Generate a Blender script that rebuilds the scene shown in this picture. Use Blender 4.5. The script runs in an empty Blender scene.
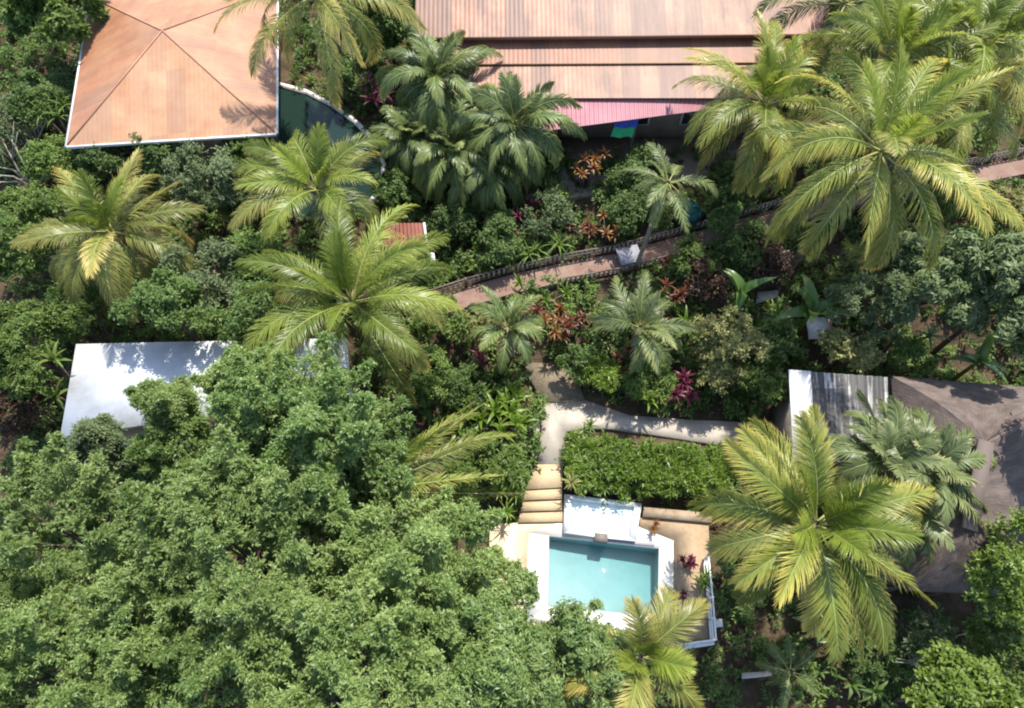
import bpy, math, random
import numpy as np
from mathutils import Vector, Matrix
R = math.radians
PI = math.pi
rnd = random.Random(7)
S = bpy.context.scene
COL = S.collection

# ------------------------------------------------------------------ camera
F, CW, CH = 700.0, 1024, 708
PITCH = R(64)
CAM = Vector((0, 0, 30))
FD = Vector((0, math.cos(PITCH), -math.sin(PITCH)))
UP = Vector((0, math.sin(PITCH), math.cos(PITCH)))

def at(px, py, z):
    """ground-plan position (at height z) of a spot measured on the photograph"""
    r = FD * F + Vector((1, 0, 0)) * (px - CW / 2) - UP * (py - CH / 2)
    return CAM + r * ((z - CAM.z) / r.z)

def smooth(a, b, t):
    t = min(1, max(0, (t - a) / (b - a)))
    return t * t * (3 - 2 * t)

def G(x, y):
    """terrain height: a hillside in terraces, rising to the north"""
    z = -1.3 + 0.9 * smooth(-6, 4, y)
    z += .72 * smooth(6.6, 9.5, y) + 1.63 * smooth(12.8, 17.5, y) + 0.5 * smooth(19.5, 22.5, y)
    z += 0.04 * max(0, y - 23)
    if x > 0:
        z -= 0.5 * smooth(6.5, 9, x) * (1 - smooth(4, 9, y))
    return z

# ------------------------------------------------------------------ materials
def newmat(name):
    m = bpy.data.materials.new(name); m.use_nodes = True
    nt = m.node_tree; nt.nodes.clear()
    return m, nt, nt.nodes, nt.links

def ramp(nd, stops):
    r = nd.new('ShaderNodeValToRGB'); e = r.color_ramp.elements
    while len(e) < len(stops): e.new(0.5)
    for i, (p, c) in enumerate(stops):
        e[i].position = p; e[i].color = (*c, 1)
    return r

def mixc(nd, lk, fac, a, b, mode='MIX'):
    m = nd.new('ShaderNodeMix'); m.data_type = 'RGBA'; m.blend_type = mode
    for sock, v in ((m.inputs[0], fac), (m.inputs[6], a), (m.inputs[7], b)):
        if hasattr(v, 'is_linked'): lk.new(v, sock)
        elif isinstance(v, (int, float)): sock.default_value = v
        else: sock.default_value = (*v, 1)
    return m.outputs[2]

def noise(nd, lk, scale, detail=5, coord=None, rough=.55):
    n = nd.new('ShaderNodeTexNoise'); n.inputs['Scale'].default_value = scale
    n.inputs['Detail'].default_value = detail; n.inputs['Roughness'].default_value = rough
    if coord is not None: lk.new(coord, n.inputs['Vector'])
    return n.outputs['Fac']

def mapr(nd, lk, v, a, b, c=0., d=1.):
    m = nd.new('ShaderNodeMapRange'); lk.new(v, m.inputs[0])
    for i, q in enumerate((a, b, c, d)): m.inputs[i + 1].default_value = q
    return m.outputs[0]

def leafmat(name, lo, hi, tip=None, tipamt=0.5, trans=.35, gloss=.35, rough=.42, objvar=.25):
    """leaf: colour varies from leaf to leaf and plant to plant, tips turn yellow"""
    m, nt, nd, lk = newmat(name)
    g = nd.new('ShaderNodeNewGeometry'); oi = nd.new('ShaderNodeObjectInfo')
    tc = nd.new('ShaderNodeTexCoord')
    n = noise(nd, lk, .7, 3, tc.outputs['Object'])
    a = nd.new('ShaderNodeMath'); a.operation = 'MULTIPLY_ADD'
    lk.new(g.outputs['Random Per Island'], a.inputs[0]); a.inputs[1].default_value = .65
    lk.new(mapr(nd, lk, n, .3, .7, -.1, .45), a.inputs[2])
    r = ramp(nd, [(0, lo), (1, hi)]); lk.new(a.outputs[0], r.inputs[0])
    c = r.outputs[0]
    if tip is not None:
        at_ = nd.new('ShaderNodeAttribute'); at_.attribute_name = 'tip'
        f = nd.new('ShaderNodeMath'); f.operation = 'POWER'; f.inputs[1].default_value = 1.6
        lk.new(at_.outputs['Fac'], f.inputs[0])
        f2 = nd.new('ShaderNodeMath'); f2.operation = 'MULTIPLY'
        lk.new(f.outputs[0], f2.inputs[0]); lk.new(mapr(nd, lk, oi.outputs['Random'], 0, 1, tipamt * .35, tipamt * 1.3), f2.inputs[1])
        f2.use_clamp = True
        c = mixc(nd, lk, f2.outputs[0], c, tip)
    hs = nd.new('ShaderNodeHueSaturation')
    lk.new(c, hs.inputs['Color'])
    lk.new(mapr(nd, lk, oi.outputs['Random'], 0, 1, 1 - objvar, 1 + objvar), hs.inputs['Value'])
    c = hs.outputs[0]
    p = nd.new('ShaderNodeBsdfPrincipled'); lk.new(c, p.inputs['Base Color'])
    p.inputs['Roughness'].default_value = rough; p.inputs['Specular IOR Level'].default_value = gloss
    t = nd.new('ShaderNodeBsdfTranslucent')
    lk.new(mixc(nd, lk, .5, c, (.75, .95, .25), 'MULTIPLY'), t.inputs[0])
    # leaves let roughly as much light through as they scatter back
    hs2 = nd.new('ShaderNodeHueSaturation'); lk.new(c, hs2.inputs['Color']); hs2.inputs['Value'].default_value = 1.5; hs2.inputs['Hue'].default_value = .49
    lk.new(hs2.outputs[0], t.inputs[0])
    x = nd.new('ShaderNodeMixShader'); x.inputs[0].default_value = trans
    lk.new(p.outputs[0], x.inputs[1]); lk.new(t.outputs[0], x.inputs[2])
    o = nd.new('ShaderNodeOutputMaterial'); lk.new(x.outputs[0], o.inputs[0])
    return m

def solid(name, c1, c2, scale=3., rough=.7, bump=.0, bscale=20., c3=None, spec=.3, metal=0.):
    """weathered solid: two-tone noise, an optional third stain colour"""
    m, nt, nd, lk = newmat(name)
    tc = nd.new('ShaderNodeTexCoord'); co = tc.outputs['Object']
    c = mixc(nd, lk, mapr(nd, lk, noise(nd, lk, scale, 8, co, .65), .32, .68), c1, c2)
    if c3 is not None:
        c = mixc(nd, lk, mapr(nd, lk, noise(nd, lk, scale * .43 + .1, 9, co, .7), .52, .68), c, c3)
    p = nd.new('ShaderNodeBsdfPrincipled'); lk.new(c, p.inputs['Base Color'])
    p.inputs['Roughness'].default_value = rough; p.inputs['Specular IOR Level'].default_value = spec
    p.inputs['Metallic'].default_value = metal
    if bump:
        b = nd.new('ShaderNodeBump'); b.inputs['Strength'].default_value = bump; b.inputs['Distance'].default_value = .03
        lk.new(noise(nd, lk, bscale, 6, co), b.inputs['Height']); lk.new(b.outputs[0], p.inputs['Normal'])
    o = nd.new('ShaderNodeOutputMaterial'); lk.new(p.outputs[0], o.inputs[0])
    return m

def sheetmat(name, base, faded, stain, pitch=.2, panel=.8, streak=.5, rough=.55, bump=.5, patch=.55, sfreq=4.5, slo=.46, shi=.66):
    """corrugated sheet metal; UV in metres: u across the corrugations, v down the slope"""
    m, nt, nd, lk = newmat(name)
    uv = nd.new('ShaderNodeUVMap'); uv.uv_map = 'UVMap'
    sep = nd.new('ShaderNodeSeparateXYZ'); lk.new(uv.outputs[0], sep.inputs[0])
    # sheets laid side by side, each faded a little differently
    mp = nd.new('ShaderNodeMapping'); mp.inputs['Scale'].default_value = (1 / panel, 1 / 3.1, 1); lk.new(uv.outputs[0], mp.inputs[0])
    fl = nd.new('ShaderNodeVectorMath'); fl.operation = 'FLOOR'; lk.new(mp.outputs[0], fl.inputs[0])
    wn = nd.new('ShaderNodeTexWhiteNoise'); wn.noise_dimensions = '2D'; lk.new(fl.outputs[0], wn.inputs[0])
    n1 = noise(nd, lk, .55, 8, uv.outputs[0], .65)
    f = nd.new('ShaderNodeMath'); f.operation = 'MULTIPLY_ADD'
    lk.new(wn.outputs[0], f.inputs[0]); f.inputs[1].default_value = .38; lk.new(mapr(nd, lk, n1, .35, .7, -.1, .8), f.inputs[2]); f.use_clamp = True
    c = mixc(nd, lk, f.outputs[0], base, faded)
    c = mixc(nd, lk, mapr(nd, lk, wn.outputs[0], .60, .85, 0, .8 * streak), c, stain)
    # run-off streaks down the slope
    mp2 = nd.new('ShaderNodeMapping'); mp2.inputs['Scale'].default_value = (sfreq, .22, 1); lk.new(uv.outputs[0], mp2.inputs[0])
    st = noise(nd, lk, 1., 6, mp2.outputs[0], .7)
    pt = noise(nd, lk, .35, 5, uv.outputs[0], .6)
    mm = nd.new('ShaderNodeMath'); mm.operation = 'MULTIPLY'
    lk.new(mapr(nd, lk, st, slo, shi, 0, streak), mm.inputs[0]); lk.new(mapr(nd, lk, pt, patch - .12, patch + .1), mm.inputs[1])
    c = mixc(nd, lk, mm.outputs[0], c, stain)
    sp = noise(nd, lk, 7., 4, uv.outputs[0], .7)
    c = mixc(nd, lk, mapr(nd, lk, sp, .64, .72, 0, .5), c, stain)
    p = nd.new('ShaderNodeBsdfPrincipled'); lk.new(c, p.inputs['Base Color'])
    p.inputs['Roughness'].default_value = rough; p.inputs['Specular IOR Level'].default_value = .35
    w = nd.new('ShaderNodeMath'); w.operation = 'MULTIPLY'; lk.new(sep.outputs[0], w.inputs[0]); w.inputs[1].default_value = 2 * PI / pitch
    sn = nd.new('ShaderNodeMath'); sn.operation = 'SINE'; lk.new(w.outputs[0], sn.inputs[0])
    b = nd.new('ShaderNodeBump'); b.inputs['Strength'].default_value = bump; b.inputs['Distance'].default_value = .035
    lk.new(sn.outputs[0], b.inputs['Height']); lk.new(b.outputs[0], p.inputs['Normal'])
    o = nd.new('ShaderNodeOutputMaterial'); lk.new(p.outputs[0], o.inputs[0])
    return m

def schlick(nd, lk, normal):
    """mirror share of a water surface, the same from above and from below"""
    w = nd.new('ShaderNodeLayerWeight'); w.inputs[0].default_value = .5; lk.new(normal, w.inputs[1])
    a = nd.new('ShaderNodeMath'); a.operation = 'POWER'; lk.new(w.outputs['Facing'], a.inputs[0]); a.inputs[1].default_value = 5
    m = nd.new('ShaderNodeMath'); m.operation = 'MULTIPLY_ADD'; lk.new(a.outputs[0], m.inputs[0]); m.inputs[1].default_value = .96; m.inputs[2].default_value = .03
    return m.outputs[0]

def watermat(name, tint, rip=.15, rscale=3., clear=1.0, deep=(.02, .05, .05)):
    m, nt, nd, lk = newmat(name)
    tc = nd.new('ShaderNodeTexCoord')
    b = nd.new('ShaderNodeBump'); b.inputs['Strength'].default_value = rip; b.inputs['Distance'].default_value = .05
    lk.new(noise(nd, lk, rscale, 3, tc.outputs['Object']), b.inputs['Height'])
    fr = schlick(nd, lk, b.outputs[0])
    t = nd.new('ShaderNodeBsdfTransparent'); t.inputs[0].default_value = (*tint, 1)
    body = t.outputs[0]
    if clear < 1:
        d = nd.new('ShaderNodeBsdfDiffuse'); d.inputs[0].default_value = (*deep, 1)
        x0 = nd.new('ShaderNodeMixShader'); x0.inputs[0].default_value = clear
        lk.new(d.outputs[0], x0.inputs[1]); lk.new(body, x0.inputs[2]); body = x0.outputs[0]
    g = nd.new('ShaderNodeBsdfGlossy'); g.inputs['Roughness'].default_value = .04; lk.new(b.outputs[0], g.inputs['Normal'])
    x = nd.new('ShaderNodeMixShader'); lk.new(fr, x.inputs[0]); lk.new(body, x.inputs[1]); lk.new(g.outputs[0], x.inputs[2])
    o = nd.new('ShaderNodeOutputMaterial'); lk.new(x.outputs[0], o.inputs[0])
    return m

M = {}
YEL = (.42, .36, .07)
M['palm'] = leafmat('palm_leaf', (.075, .13, .016), (.19, .26, .042), (.56, .47, .12), 1.05, .33, .38, .38)
M['palm_yellow'] = leafmat('palm_leaf_yellow', (.105, .15, .025), (.25, .28, .065), (.60, .48, .16), 1.05, .35, .38, .38)
M['palm_lime'] = leafmat('palm_leaf_lime', (.095, .155, .02), (.22, .285, .045), (.46, .44, .11), .7, .36, .38, .38)
M['palm_heart'] = leafmat('palm_leaf_heart', (.115, .18, .02), (.235, .305, .045), (.42, .42, .09), .6, .4, .38, .38)
M['palm_old_shade'] = leafmat('palm_leaf_old_shade', (.055, .10, .02), (.15, .20, .045), (.50, .42, .13), .9, .3, .38, .38)  # old leaf, darkened further by shade of the lower crown in its colour
M['palm_dark'] = leafmat('palm_leaf_dark', (.045, .095, .025), (.14, .20, .065), (.36, .36, .13), .7, .3, .38, .4)
M['palm_grey'] = leafmat('palm_leaf_grey', (.06, .11, .035), (.18, .235, .085), (.44, .42, .20), .7, .28, .38, .4)
M['palm_pale'] = leafmat('palm_leaf_pale', (.10, .16, .05), (.25, .30, .12), (.42, .42, .18), .5, .3, .4, .4)
M['frond_dry'] = leafmat('palm_leaf_dry', (.20, .13, .05), (.36, .25, .10), (.42, .30, .13), .5, .2, .2, .6)
M['rachis'] = solid('palm_rachis', (.22, .23, .07), (.33, .31, .11), 4, .5)
M['trunk'] = solid('palm_trunk', (.17, .13, .09), (.33, .28, .21), 6, .9, .8, 9)
M['bark'] = solid('tree_bark', (.07, .055, .04), (.15, .12, .095), 5, .9, .7, 12)
M['bark_pale'] = solid('pale_bark', (.25, .22, .19), (.42, .38, .33), 5, .9, .6, 12)
M['tree_a'] = leafmat('leaf_sunny', (.085, .15, .03), (.31, .395, .13), None, 0, .32, .35, .45, .12)
M['tree_b'] = leafmat('leaf_bluish', (.07, .14, .03), (.25, .34, .10), None, 0, .30, .4, .42, .12)
M['tree_c'] = leafmat('leaf_glossy', (.075, .142, .028), (.27, .355, .115), None, 0, .28, .32, .42, .12)
M['tree_d'] = leafmat('leaf_greygreen', (.07, .11, .04), (.19, .23, .11), None, 0, .28, .24, .5, .15)
M['dark'] = leafmat('leaf_dark', (.042, .088, .02), (.155, .22, .06), None, 0, .25, .24, .5, .2)
M['mid'] = leafmat('leaf_mid', (.06, .12, .022), (.20, .27, .065), None, 0, .28, .24, .5, .2)
M['lime'] = leafmat('leaf_lime', (.10, .17, .02), (.23, .31, .06), None, 0, .35, .35, .42, .12)
M['yellowish'] = leafmat('leaf_yellowish', (.17, .19, .05), (.40, .385, .16), None, 0, .3, .3, .5, .15)
M['silver'] = leafmat('leaf_silver', (.075, .125, .04), (.23, .285, .13), None, 0, .25, .24, .5, .15)
M['red'] = leafmat('leaf_red', (.09, .035, .02), (.25, .075, .05), (.20, .16, .05), .4, .25, .4, .4, .2)
M['magenta'] = leafmat('leaf_magenta', (.09, .025, .035), (.25, .045, .09), None, 0, .3, .4, .4, .15)
M['orange'] = leafmat('leaf_orange', (.17, .06, .02), (.36, .14, .045), (.24, .2, .06), .5, .3, .4, .4, .15)
M['maroon'] = leafmat('leaf_maroon', (.05, .03, .02), (.13, .075, .045), None, 0, .25, .35, .45, .2)
M['banana'] = leafmat('leaf_banana', (.06, .14, .03), (.14, .23, .06), (.25, .27, .09), .3, .35, .5, .35, .15)
M['ginger'] = leafmat('leaf_ginger', (.08, .17, .015), (.19, .29, .035), (.32, .34, .07), .5, .35, .4, .38, .15)
M['terra'] = sheetmat('terracotta_sheet', (.31, .13, .075), (.43, .245, .155), (.15, .085, .065), .21, .84, .85, .5, .06, .40, 1.1, .42, .58)
M['terra_s'] = sheetmat('terracotta_sheet_hip', (.33, .14, .072), (.43, .24, .135), (.17, .085, .06), .21, .84, .4, .5, .05, .45, 1.3, .44, .62)
M['terra_pale'] = sheetmat('terracotta_sheet_pale', (.40, .195, .10), (.52, .32, .19), (.24, .13, .09), .21, .84, .5, .48, .09, .55, 1.6, .46, .64)  # paler tone for the front slope of the hip roof
M['terra_m'] = sheetmat('terracotta_sheet_mid', (.26, .10, .055), (.33, .155, .09), (.16, .08, .055), .21, .84, .7, .5, .06, .45, 1.3, .45, .62)
M['ridge'] = solid('ridge_cap_paint', (.37, .18, .11), (.43, .24, .15), 1.5, .5)
M['pink'] = sheetmat('pink_sheet', (.36, .14, .165), (.42, .22, .235), (.33, .12, .13), .21, .9, .4, .5, .6, .6)
M['zinc'] = sheetmat('zinc_sheet', (.44, .435, .42), (.58, .57, .55), (.05, .047, .045), .33, .66, .93, .6, .7, .1, 2.6, .42, .50)
M['white'] = solid('white_paint', (.72, .72, .715), (.66, .66, .65), 1.2, .5, .05, 20, (.56, .56, .54))
M['whiteroof'] = solid('white_roof_paint', (.62, .635, .66), (.54, .555, .58), .7, .6, .12, 14, (.42, .43, .44))
M['plaster'] = solid('plaster', (.40, .31, .22), (.32, .24, .16), 3.5, .9, .4, 20, (.24, .17, .11))
M['wall_dark'] = solid('weathered_wall', (.20, .15, .12), (.30, .24, .19), 1.5, .85, .2, 30)
M['deck'] = solid('deck_stone', (.70, .60, .43), (.62, .51, .34), 1.1, .7, .15, 30, (.52, .39, .22))
M['coping'] = solid('pool_coping', (.74, .71, .66), (.66, .62, .57), 2., .65, .15, 30)
M['concrete'] = solid('path_concrete', (.47, .42, .36), (.36, .32, .27), 1.6, .85, .3, 25, (.28, .24, .19))
M['ochre'] = solid('ochre_stone', (.54, .41, .25), (.49, .36, .21), 5, .85, .3, 25, (.58, .47, .32))
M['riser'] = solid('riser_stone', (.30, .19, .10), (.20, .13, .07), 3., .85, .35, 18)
M['soil'] = solid('planter_soil', (.42, .31, .20), (.33, .23, .14), 5., .95, .6, 30, (.40, .30, .20))
M['basin'] = solid('pool_plaster', (.38, .46, .445), (.47, .54, .52), 1.1, .6)
M['basin_w'] = solid('spa_plaster', (.74, .80, .82), (.80, .83, .84), 1.5, .6)
def poolwater():
    m, nt, nd, lk = newmat('pool_water'); tc = nd.new('ShaderNodeTexCoord')
    b = nd.new('ShaderNodeBump'); b.inputs['Strength'].default_value = .4; b.inputs['Distance'].default_value = .05
    lk.new(noise(nd, lk, 2.4, 3, tc.outputs['Object']), b.inputs['Height'])
    fr = schlick(nd, lk, b.outputs[0])
    t = nd.new('ShaderNodeBsdfTransparent'); g = nd.new('ShaderNodeBsdfGlossy'); g.inputs['Roughness'].default_value = .05; lk.new(b.outputs[0], g.inputs['Normal'])
    x = nd.new('ShaderNodeMixShader'); lk.new(fr, x.inputs[0]); lk.new(t.outputs[0], x.inputs[1]); lk.new(g.outputs[0], x.inputs[2])
    ab = nd.new('ShaderNodeVolumeAbsorption'); ab.inputs[0].default_value = (.24, .74, .79, 1); ab.inputs[1].default_value = .8
    sc = nd.new('ShaderNodeVolumeScatter'); sc.inputs[0].default_value = (.74, .88, .88, 1); sc.inputs[1].default_value = .25
    ad = nd.new('ShaderNodeAddShader'); lk.new(ab.outputs[0], ad.inputs[0]); lk.new(sc.outputs[0], ad.inputs[1])
    o = nd.new('ShaderNodeOutputMaterial'); lk.new(x.outputs[0], o.inputs[0]); lk.new(ad.outputs[0], o.inputs[1]); return m
M['water'] = poolwater()
M['spawater'] = watermat('spa_water', (.90, .97, .98), .15, 5.)
M['pond'] = watermat('pond_water', (.25, .42, .36), .15, 2.5, .35, (.020, .045, .036))
M['metal_dark'] = solid('dark_wood', (.13, .10, .08), (.20, .155, .12), 6, .7)
M['rail_white'] = solid('white_rail', (.78, .78, .77), (.70, .70, .69), 6, .45)
M['thatch'] = None
M['rubble'] = solid('rubble', (.27, .22, .155), (.15, .115, .08), 9, .95, .9, 20, (.15, .14, .075))
M['grey'] = solid('grey_concrete', (.30, .30, .34), (.22, .22, .25), 8, .8, .4, 20)
M['spill'] = solid('spillway_stone', (.15, .13, .12), (.22, .19, .17), 6, .8)
M['teal'] = solid('teal_plastic', (.01, .065, .06), (.02, .10, .09), 3, .6)
M['cloth_blue'] = solid('blue_cloth', (.035, .07, .38), (.05, .10, .45), 6, .8)
M['cloth_green'] = solid('green_cloth', (.03, .33, .13), (.05, .40, .17), 6, .8)
M['stone_w'] = solid('pale_stone', (.56, .50, .43), (.44, .38, .33), 5, .9, .4, 12)
M['glass'] = solid('window_glass', (.03, .04, .045), (.05, .06, .065), 2, .08, spec=.6)
M['coconut'] = solid('coconut_husk', (.30, .20, .04), (.42, .24, .05), 5, .5)
M['tile_red'] = sheetmat('red_tile', (.24, .075, .05), (.32, .13, .09), (.14, .06, .05), .18, .36, .5, .7, .9, .5)
M['pebble_wall'] = solid('low_wall_stone', (.44, .38, .31), (.30, .25, .2), 4, .9, .5, 16)

def thatch():
    m, nt, nd, lk = newmat('thatch')
    uv = nd.new('ShaderNodeUVMap'); uv.uv_map = 'UVMap'
    mp = nd.new('ShaderNodeMapping'); mp.inputs['Scale'].default_value = (16, 1.6, 1); lk.new(uv.outputs[0], mp.inputs[0])
    n = noise(nd, lk, 1, 6, mp.outputs[0], .7)
    n2 = noise(nd, lk, .9, 6, uv.outputs[0], .65)
    c = mixc(nd, lk, mapr(nd, lk, n, .3, .7), (.085, .066, .06), (.18, .145, .13))
    c = mixc(nd, lk, mapr(nd, lk, n2, .42, .72, 0, .7), c, (.27, .215, .19))
    p = nd.new('ShaderNodeBsdfPrincipled'); lk.new(c, p.inputs['Base Color']); p.inputs['Roughness'].default_value = .95
    p.inputs['Specular IOR Level'].default_value = .1
    b = nd.new('ShaderNodeBump'); b.inputs['Strength'].default_value = .9; b.inputs['Distance'].default_value = .06
    lk.new(n, b.inputs['Height']); lk.new(b.outputs[0], p.inputs['Normal'])
    o = nd.new('ShaderNodeOutputMaterial'); lk.new(p.outputs[0], o.inputs[0]); return m
M['thatch'] = thatch()

def groundmat():
    m, nt, nd, lk = newmat('hillside_ground')
    tc = nd.new('ShaderNodeTexCoord'); co = tc.outputs['Object']
    c = mixc(nd, lk, mapr(nd, lk, noise(nd, lk, 1.3, 9, co, .7), .35, .65), (.055, .038, .024), (.12, .085, .055))
    c = mixc(nd, lk, mapr(nd, lk, noise(nd, lk, .5, 8, co, .7), .5, .68), c, (.05, .05, .022))
    p = nd.new('ShaderNodeBsdfPrincipled'); lk.new(c, p.inputs['Base Color']); p.inputs['Roughness'].default_value = 1
    p.inputs['Specular IOR Level'].default_value = .1
    b = nd.new('ShaderNodeBump'); b.inputs['Strength'].default_value = .8; b.inputs['Distance'].default_value = .1
    lk.new(noise(nd, lk, 6, 6, co), b.inputs['Height']); lk.new(b.outputs[0], p.inputs['Normal'])
    o = nd.new('ShaderNodeOutputMaterial'); lk.new(p.outputs[0], o.inputs[0]); return m
M['ground'] = groundmat()

def pavermat():
    m, nt, nd, lk = newmat('red_pavers')
    uv = nd.new('ShaderNodeUVMap'); uv.uv_map = 'UVMap'
    br = nd.new('ShaderNodeTexBrick'); lk.new(uv.outputs[0], br.inputs[0]); br.inputs['Scale'].default_value = 1
    br.inputs['Brick Width'].default_value = .22; br.inputs['Row Height'].default_value = .11; br.inputs['Mortar Size'].default_value = .012
    br.inputs['Color1'].default_value = (.215, .12, .09, 1); br.inputs['Color2'].default_value = (.185, .09, .068, 1); br.inputs['Mortar'].default_value = (.20, .15, .12, 1)
    c = mixc(nd, lk, mapr(nd, lk, noise(nd, lk, .8, 7, uv.outputs[0], .7), .45, .7, 0, .8), br.outputs[0], (.29, .21, .16))
    p = nd.new('ShaderNodeBsdfPrincipled'); lk.new(c, p.inputs['Base Color']); p.inputs['Roughness'].default_value = .9
    o = nd.new('ShaderNodeOutputMaterial'); lk.new(p.outputs[0], o.inputs[0]); return m
M['paver'] = pavermat()

# ------------------------------------------------------------------ mesh helpers
class MB:
    """collects vertices and faces, then links them as ONE mesh object"""
    def __init__(s): s.v = []; s.f = []; s.uv = []; s.tip = []; s.n = 0
    def add(s, verts, faces, tip=None, uv=None):
        v = np.asarray(verts, dtype=np.float32).reshape(-1, 3)
        s.v.append(v)
        for fa in faces:                      # each fa: array (k, 3|4)
            s.f.append(np.asarray(fa, dtype=np.int32) + s.n)
            s.uv.append(uv if uv is not None and len(faces) == 1 else None)
        s.tip.append(np.zeros(len(v), np.float32) if tip is None else np.asarray(tip, np.float32))
        s.n += len(v)
    def poly(s, pts, uvs=None):
        s.add([tuple(p) for p in pts], [np.arange(len(pts))[None, :]], uv=uvs)
    def box(s, c, size, rz=0., ax=None):
        c = np.array(c, float); h = np.array(size, float) / 2
        if ax is None:
            ax = np.array([[math.cos(rz), math.sin(rz), 0], [-math.sin(rz), math.cos(rz), 0], [0, 0, 1]])
        P = np.array([[i, j, k] for i in (-1, 1) for j in (-1, 1) for k in (-1, 1)], float) * h
        s.add(P @ ax + c, [np.array([[0, 1, 3, 2], [4, 6, 7, 5], [0, 4, 5, 1], [2, 3, 7, 6], [0, 2, 6, 4], [1, 5, 7, 3]])])
    def bar(s, a, b, w, h=None):
        a = Vector(a); b = Vector(b); d = b - a; L = d.length
        if L < 1e-6: return
        d.normalize(); u = Vector((0, 0, 1)) if abs(d.z) < .95 else Vector((1, 0, 0))
        x = d.cross(u).normalized(); y = x.cross(d)
        s.box((a + b) / 2, (L, w, h or w), ax=np.array([d[:], x[:], y[:]]))
    def prism(s, poly, z0, z1):
        """vertical-sided slab over a plan polygon (counter-clockwise)"""
        n = len(poly); P = [(p[0], p[1], z0) for p in poly] + [(p[0], p[1], z1) for p in poly]
        s.add(P, [np.arange(n, 2 * n)[None, :]])
        s.v.pop(); s.tip.pop(); s.n -= 2 * n; f = s.f.pop(); s.uv.pop()
        side = np.array([[i, (i + 1) % n, n + (i + 1) % n, n + i] for i in range(n)])
        top = np.arange(n, 2 * n)[None, :]; bot = np.arange(n)[::-1][None, :]
        s.add(P, [side, top, bot])
    def tube(s, pts, rad, sides=7, cap=True):
        pts = np.asarray([tuple(p) for p in pts], float); k = len(pts)
        rad = np.broadcast_to(np.asarray(rad, float), (k,))
        t = np.gradient(pts, axis=0); t /= np.linalg.norm(t, axis=1)[:, None] + 1e-9
        ref = np.where(np.abs(t[:, 2:3]) < .9, np.array([[0, 0, 1.]]), np.array([[1., 0, 0]]))
        if np.abs(t[:, 2]).mean() > .6: ref = np.tile(np.array([[1., 0, 0]]), (k, 1))
        a = np.cross(t, ref); a /= np.linalg.norm(a, axis=1)[:, None] + 1e-9; b = np.cross(t, a)
        th = np.linspace(0, 2 * PI, sides, endpoint=False)
        V = pts[:, None, :] + rad[:, None, None] * (np.cos(th)[None, :, None] * a[:, None, :] + np.sin(th)[None, :, None] * b[:, None, :])
        i = np.arange(k - 1)[:, None] * sides; j = np.arange(sides)[None, :]; j2 = (j + 1) % sides
        q = np.stack([i + j, i + sides + j, i + sides + j2, i + j2], -1).reshape(-1, 4)
        fs = [q]
        if cap: fs += [np.arange(sides)[None, :], (np.arange(sides)[::-1] + (k - 1) * sides)[None, :]]
        s.add(V.reshape(-1, 3), fs)
    def lathe(s, prof, c, seg=20):
        c = np.array(c, float); th = np.linspace(0, 2 * PI, seg, endpoint=False); k = len(prof)
        V = np.array([[r * math.cos(t), r * math.sin(t), z] for r, z in prof for t in th]) + c
        q = np.array([[i * seg + j, i * seg + (j + 1) % seg, (i + 1) * seg + (j + 1) % seg, (i + 1) * seg + j] for i in range(k - 1) for j in range(seg)])
        s.add(V, [q])
    def build(s, name, mat, parent=None, smooth=False, loc=None):
        me = bpy.data.meshes.new(name)
        V = np.concatenate(s.v)
        if loc is not None: V = V - np.array(loc, np.float32)
        nl = sum(f.size for f in s.f)
        me.vertices.add(len(V)); me.vertices.foreach_set('co', V.astype(np.float32).ravel())
        me.loops.add(nl); me.loops.foreach_set('vertex_index', np.concatenate([f.ravel() for f in s.f]).astype(np.int32))
        tot = np.concatenate([np.full(f.shape[0], f.shape[1], np.int32) for f in s.f])
        st = np.concatenate([[0], np.cumsum(tot)[:-1]]).astype(np.int32)
        me.polygons.add(len(tot)); me.polygons.foreach_set('loop_start', st); me.polygons.foreach_set('loop_total', tot)
        if any(u is not None for u in s.uv):
            lay = me.uv_layers.new(name='UVMap')
            arr = np.concatenate([np.asarray(u, np.float32).reshape(-1, 2) if u is not None else np.zeros((f.size, 2), np.float32) for u, f in zip(s.uv, s.f)])
            lay.data.foreach_set('uv', arr.ravel())
        tip = np.concatenate(s.tip)
        if tip.any():
            a = me.attributes.new('tip', 'FLOAT', 'POINT'); a.data.foreach_set('value', tip)
        me.update(calc_edges=True); me.validate()
        if smooth: me.polygons.foreach_set('use_smooth', np.ones(len(tot), bool))
        me.materials.append(mat)
        o = bpy.data.objects.new(name, me); COL.objects.link(o)
        if loc is not None: o.location = loc
        if parent is not None: o.parent = parent
        return o

USED = set()
def tag(o, label=None, cat=None, group=None, kind=None):
    if label: o['label'] = label
    if cat: o['category'] = cat
    if group: o['group'] = group
    if kind: o['kind'] = kind
    return o

def thing(name, label, cat, loc, group=None, rz=0.):
    o = bpy.data.objects.new(name, None); COL.objects.link(o)
    o.empty_display_size = .3; o.location = loc; o.rotation_euler = (0, 0, rz)
    return tag(o, label, cat, group)

def put(mb, name, mat, root, smooth=False):
    """build a part given in world coordinates under a root that stands unrotated"""
    o = mb.build(name, mat, root, smooth)
    if root is not None: o.matrix_parent_inverse = Matrix.Translation(-Vector(root.location))
    return o

def nrm(a): return a / (np.linalg.norm(a, axis=-1, keepdims=True) + 1e-9)

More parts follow.
